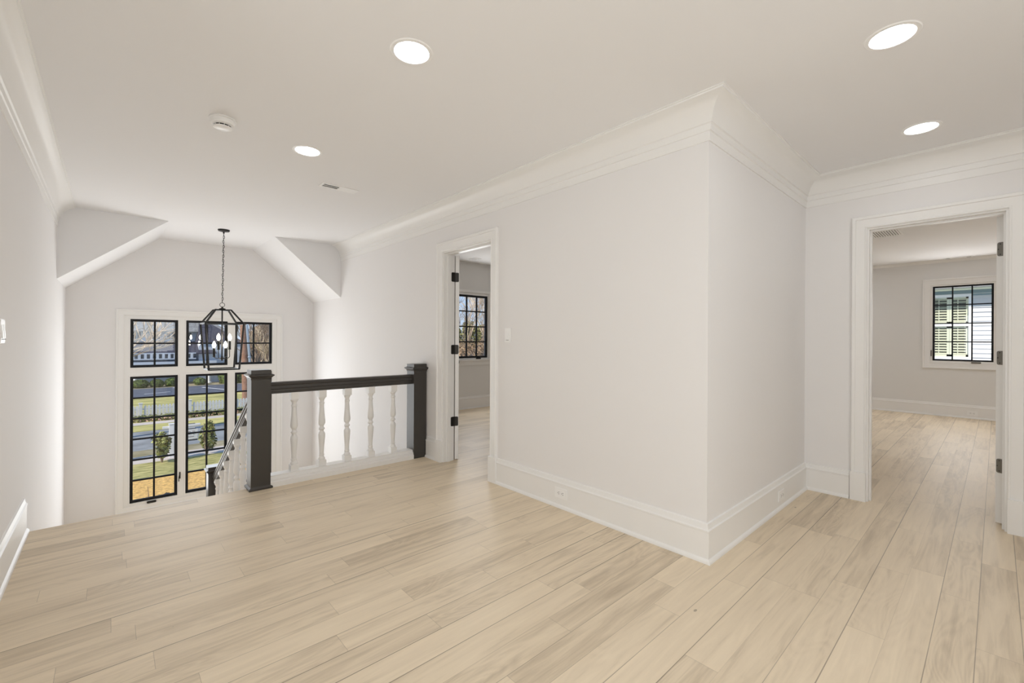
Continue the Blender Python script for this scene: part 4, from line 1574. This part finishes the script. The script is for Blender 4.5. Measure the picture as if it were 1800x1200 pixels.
# shrubs near the sign
def shrub(x, y, h, w_, seed, mat, label, n=900, group=None):
    r5 = random.Random(seed)
    t = thing('young_shrub', (x, y, G), label, 'shrub', group)
    m = MB()
    for i in range(9):
        a = r5.uniform(0, 6.28)
        m.tube([(x, y, G), (x + 0.3 * w_ * math.cos(a), y + 0.3 * w_ * math.sin(a), G + h * 0.5), (x + 0.8 * w_ * math.cos(a) * r5.random(), y + 0.6 * w_ * math.sin(a), G + h * r5.uniform(0.75, 1))], [0.03, 0.018, 0.008], 5)
    m.build('stem', 'bark', t, recalc=False)
    m = MB()
    for i in range(10):
        a = r5.uniform(0, 6.28)
        q = r5.uniform(0, 0.6) * w_
        leaves(m, x + q * math.cos(a), y + q * math.sin(a), G + h * r5.uniform(0.35, 0.9), 0.45 * w_, 0.45 * w_, 0.22 * h, n // 10, 0.075, r5, shell=0.1)
    m.build('foliage', mat, t, smooth=False, recalc=False)
    return t


shrub(1.66, 24.2, 1.25, 0.40, 3, 'leaf_sign', 'leafy green shrub just before the white sign post', 1100)
shrub(3.28, 24.3, 1.50, 0.46, 5, 'leaf_sign', 'tall loose green shrub after the hanging sign panel', 1200)
shrub(0.35, 25.6, 1.0, 0.40, 9, 'leaf_olive', 'small sparse shrub at the edge of the road', 260)
# dark stick and pine cone on the mulch
m = MB()
m.tube([(0.90, 18.2, G), (0.92, 18.25, G + 0.35), (0.90, 18.3, G + 0.62)], [0.014, 0.012, 0.006], 5)
m.tube([(0.92, 18.25, G + 0.1), (1.05, 18.3, G + 0.3)], [0.01, 0.004], 4)
tag(m.build('dead_stem', 'bark', None, recalc=False), 'thin dead stem standing in the orange mulch', 'stick')
m = MB()
blob(m, 1.42, 18.9, G + 0.06, 0.10, 0.10, 0.08, 3, 0.3, 2)
tag(m.build('pine_cone', 'void_dark', None), 'dark pine cone lying on the orange mulch', 'pine cone')

# ---- view through the bedroom window: trees, evergreens, brush, a street lamp
for i, (x, y, h, s_, r_) in enumerate(((26.5, 36, 12.5, 31, .22), (29.5, 37, 13, 32, .22), (32.5, 41, 14, 33, .22), (24, 33, 12, 34, .2), (36, 44, 14, 35, .22), (31, 45, 14, 36, .22), (28, 33.5, 11, 37, .16))):
    bare_tree(x, y, h, s_, 'bark_pale' if i % 2 == 0 else 'bark', 'bare winter tree against the blue sky outside the bedroom window', 'bare trees outside the bedroom window', depth=5, r=r_, kids=(2, 3))
for i, (x, y, h, rr_) in enumerate(((27.2, 39, 6.6, 1.8), (30.6, 41, 7.4, 1.9), (34.0, 42.5, 7.0, 1.9), (37.4, 47, 7.2, 2.2), (30.4, 47, 7.6, 2.2))):
    tt = thing('evergreen_tree', (x, y, G), 'bushy evergreen among the bare trees outside the bedroom window', 'tree', 'evergreens outside the bedroom window')
    m = MB()
    m.tube([(x, y, G), (x, y, G + h * 0.8)], [0.2, 0.05], 8)
    m.build('trunk', 'bark', tt)
    m = MB()
    for k in range(5):
        zz = G + h * (0.25 + 0.16 * k)
        leaves(m, x, y, zz, rr_ * (1 - 0.14 * k), rr_ * (1 - 0.14 * k), h * 0.14, 620, 0.17, shell=0.2)
    m.build('foliage', 'evergreen', tt, smooth=False, recalc=False)
m = MB()
for i in range(40):
    xx = 22 + i * 0.5
    yy = 31.5 + i * 0.26
    blob(m, xx, yy, G + 1.8, 0.9, 0.9, 2.5 + 0.6 * math.sin(i * 2.1), i + 7, 0.3, 2)
    leaves(m, xx, yy, G + 2.2, 1.2, 1.2, 3.2, 380, 0.13, shell=0.6)
tag(m.build('brown_thicket', 'brush_brown', None, smooth=False, recalc=False), 'brown leafless thicket below the trees outside the bedroom window', 'thicket', None, 'stuff')
ground('side_lawn', 40, 120, 7.8, 36.2, G - 0.01, 'verge_brown', 'ground outside the bedroom window', 'ground')
sl = thing('street_lamp', (27.2, 32.5, G), 'small white street lamp among the trees outside the bedroom window', 'lamp')
m = MB()
m.tube([(27.2, 32.5, G), (27.2, 32.5, 1.55)], 0.04, 8)
m.build('pole', 'galvanised', sl)
m = MB()
m.lathe([(0.42, 0), (0.40, 0.07), (0.2, 0.22), (0.04, 0.28)], (27.2, 32.5, 1.50), 16)
m.build('lamp_shade', 'sign_white', sl)

# ---- neighbour's house outside the far bedroom window
NX = 15.0
nb = thing('neighbour_house', (NX, 0.8, G), 'white lap sided neighbouring house close outside the far bedroom window', 'house')
m = MB()
WY0, WY1, WZ0, WZ1 = 0.45, 1.60, 0.84, 2.27
z = G
nlap = 0
while z < 2.40:
    z2 = z + 0.107
    for (ya, yb) in ((-6.0, WY0 - 0.06), (WY1 + 0.06, 6.0)) if (z2 > WZ0 and z < WZ1) else ((-6.0, 6.0),):
        m.add([(NX, ya, z2), (NX, yb, z2), (NX - 0.034, yb, z), (NX - 0.034, ya, z), (NX + 0.02, ya, z2), (NX + 0.02, yb, z2), (NX + 0.02, yb, z), (NX + 0.02, ya, z)],
              [(0, 1, 2, 3), (3, 2, 6, 7), (4, 7, 6, 5), (0, 3, 7, 4), (1, 5, 6, 2), (0, 4, 5, 1)])
    z = z2
m.build('siding', 'lap_siding', nb, smooth=False)
m = MB()
m.box(NX - 0.50, NX + 0.1, -6.2, 6.2, 2.42, 2.47)
m.build('soffit', 'shutter_cream', nb, smooth=False)
m = MB()
m.box(NX - 0.03, NX, -6.2, 6.2, 2.29, 2.42)
m.build('frieze_board', 'soffit_teal', nb, smooth=False)
m = MB()
m.box(NX - 0.56, NX - 0.50, -6.2, 6.2, 2.44, 2.60)
m.add([(NX - 0.56, -6.2, 2.60), (NX - 0.56, 6.2, 2.60), (NX + 4, 6.2, 5.2), (NX + 4, -6.2, 5.2), (NX - 0.56, -6.2, 2.5), (NX - 0.56, 6.2, 2.5), (NX + 4, 6.2, 5.1), (NX + 4, -6.2, 5.1)],
      [(0, 1, 2, 3), (7, 6, 5, 4), (0, 4, 5, 1), (1, 5, 6, 2), (2, 6, 7, 3), (3, 7, 4, 0)])
m.build('roof', 'shingle_grey', nb, smooth=False)
wf = MB()
for (p, q, r, s_) in ((WY0 - 0.06, WY0, WZ0 - 0.06, WZ1 + 0.06), (WY1, WY1 + 0.06, WZ0 - 0.06, WZ1 + 0.06), (WY0, WY1, WZ0 - 0.06, WZ0), (WY0, WY1, WZ1, WZ1 + 0.06), (WY0, WY1, 1.57, 1.63), ((WY0 + WY1) / 2 - 0.0, (WY0 + WY1) / 2 + 0.0, WZ0, WZ1)):
    wf.box(NX - 0.045, NX + 0.02, p, q, r, s_)
wo_ = wf.build('window_frame', 'house_white_warm', nb, smooth=False)
m = MB()
m.box(NX + 0.10, NX + 0.12, WY0, WY1, WZ0, WZ1)
m.build('window_back', 'window_dim', wo_, smooth=False)
m = MB()
xs = NX + 0.045
for (y0, y1) in ((0.45, 0.772), (0.776, 1.10), (1.104, 1.43)):
    for (z0, z1) in ((WZ0, 1.57), (1.63, WZ1)):
        m.box(xs - 0.012, xs + 0.012, y0, y0 + 0.045, z0, z1)
        m.box(xs - 0.012, xs + 0.012, y1 - 0.045, y1, z0, z1)
        m.box(xs - 0.012, xs + 0.012, y0, y1, z0, z0 + 0.05)
        m.box(xs - 0.012, xs + 0.012, y0, y1, z1 - 0.04, z1)
        m.box(xs - 0.014, xs - 0.002, (y0 + y1) / 2 - 0.008 + 0.02, (y0 + y1) / 2 + 0.008 + 0.02, z0, z1)
        zz = z0 + 0.075
        while zz < z1 - 0.05:
            m.add([(xs - 0.02, y0 + 0.03, zz - 0.014), (xs - 0.02, y1 - 0.03, zz - 0.014), (xs + 0.02, y1 - 0.03, zz + 0.014), (xs + 0.02, y0 + 0.03, zz + 0.014),
                   (xs - 0.02, y0 + 0.03, zz - 0.019), (xs - 0.02, y1 - 0.03, zz - 0.019), (xs + 0.02, y1 - 0.03, zz + 0.009), (xs + 0.02, y0 + 0.03, zz + 0.009)],
                  [(0, 1, 2, 3), (7, 6, 5, 4), (0, 4, 5, 1), (1, 5, 6, 2), (2, 6, 7, 3), (3, 7, 4, 0)])
            zz += 0.064
m.build('plantation_shutters', 'shutter_cream', wo_, smooth=False)
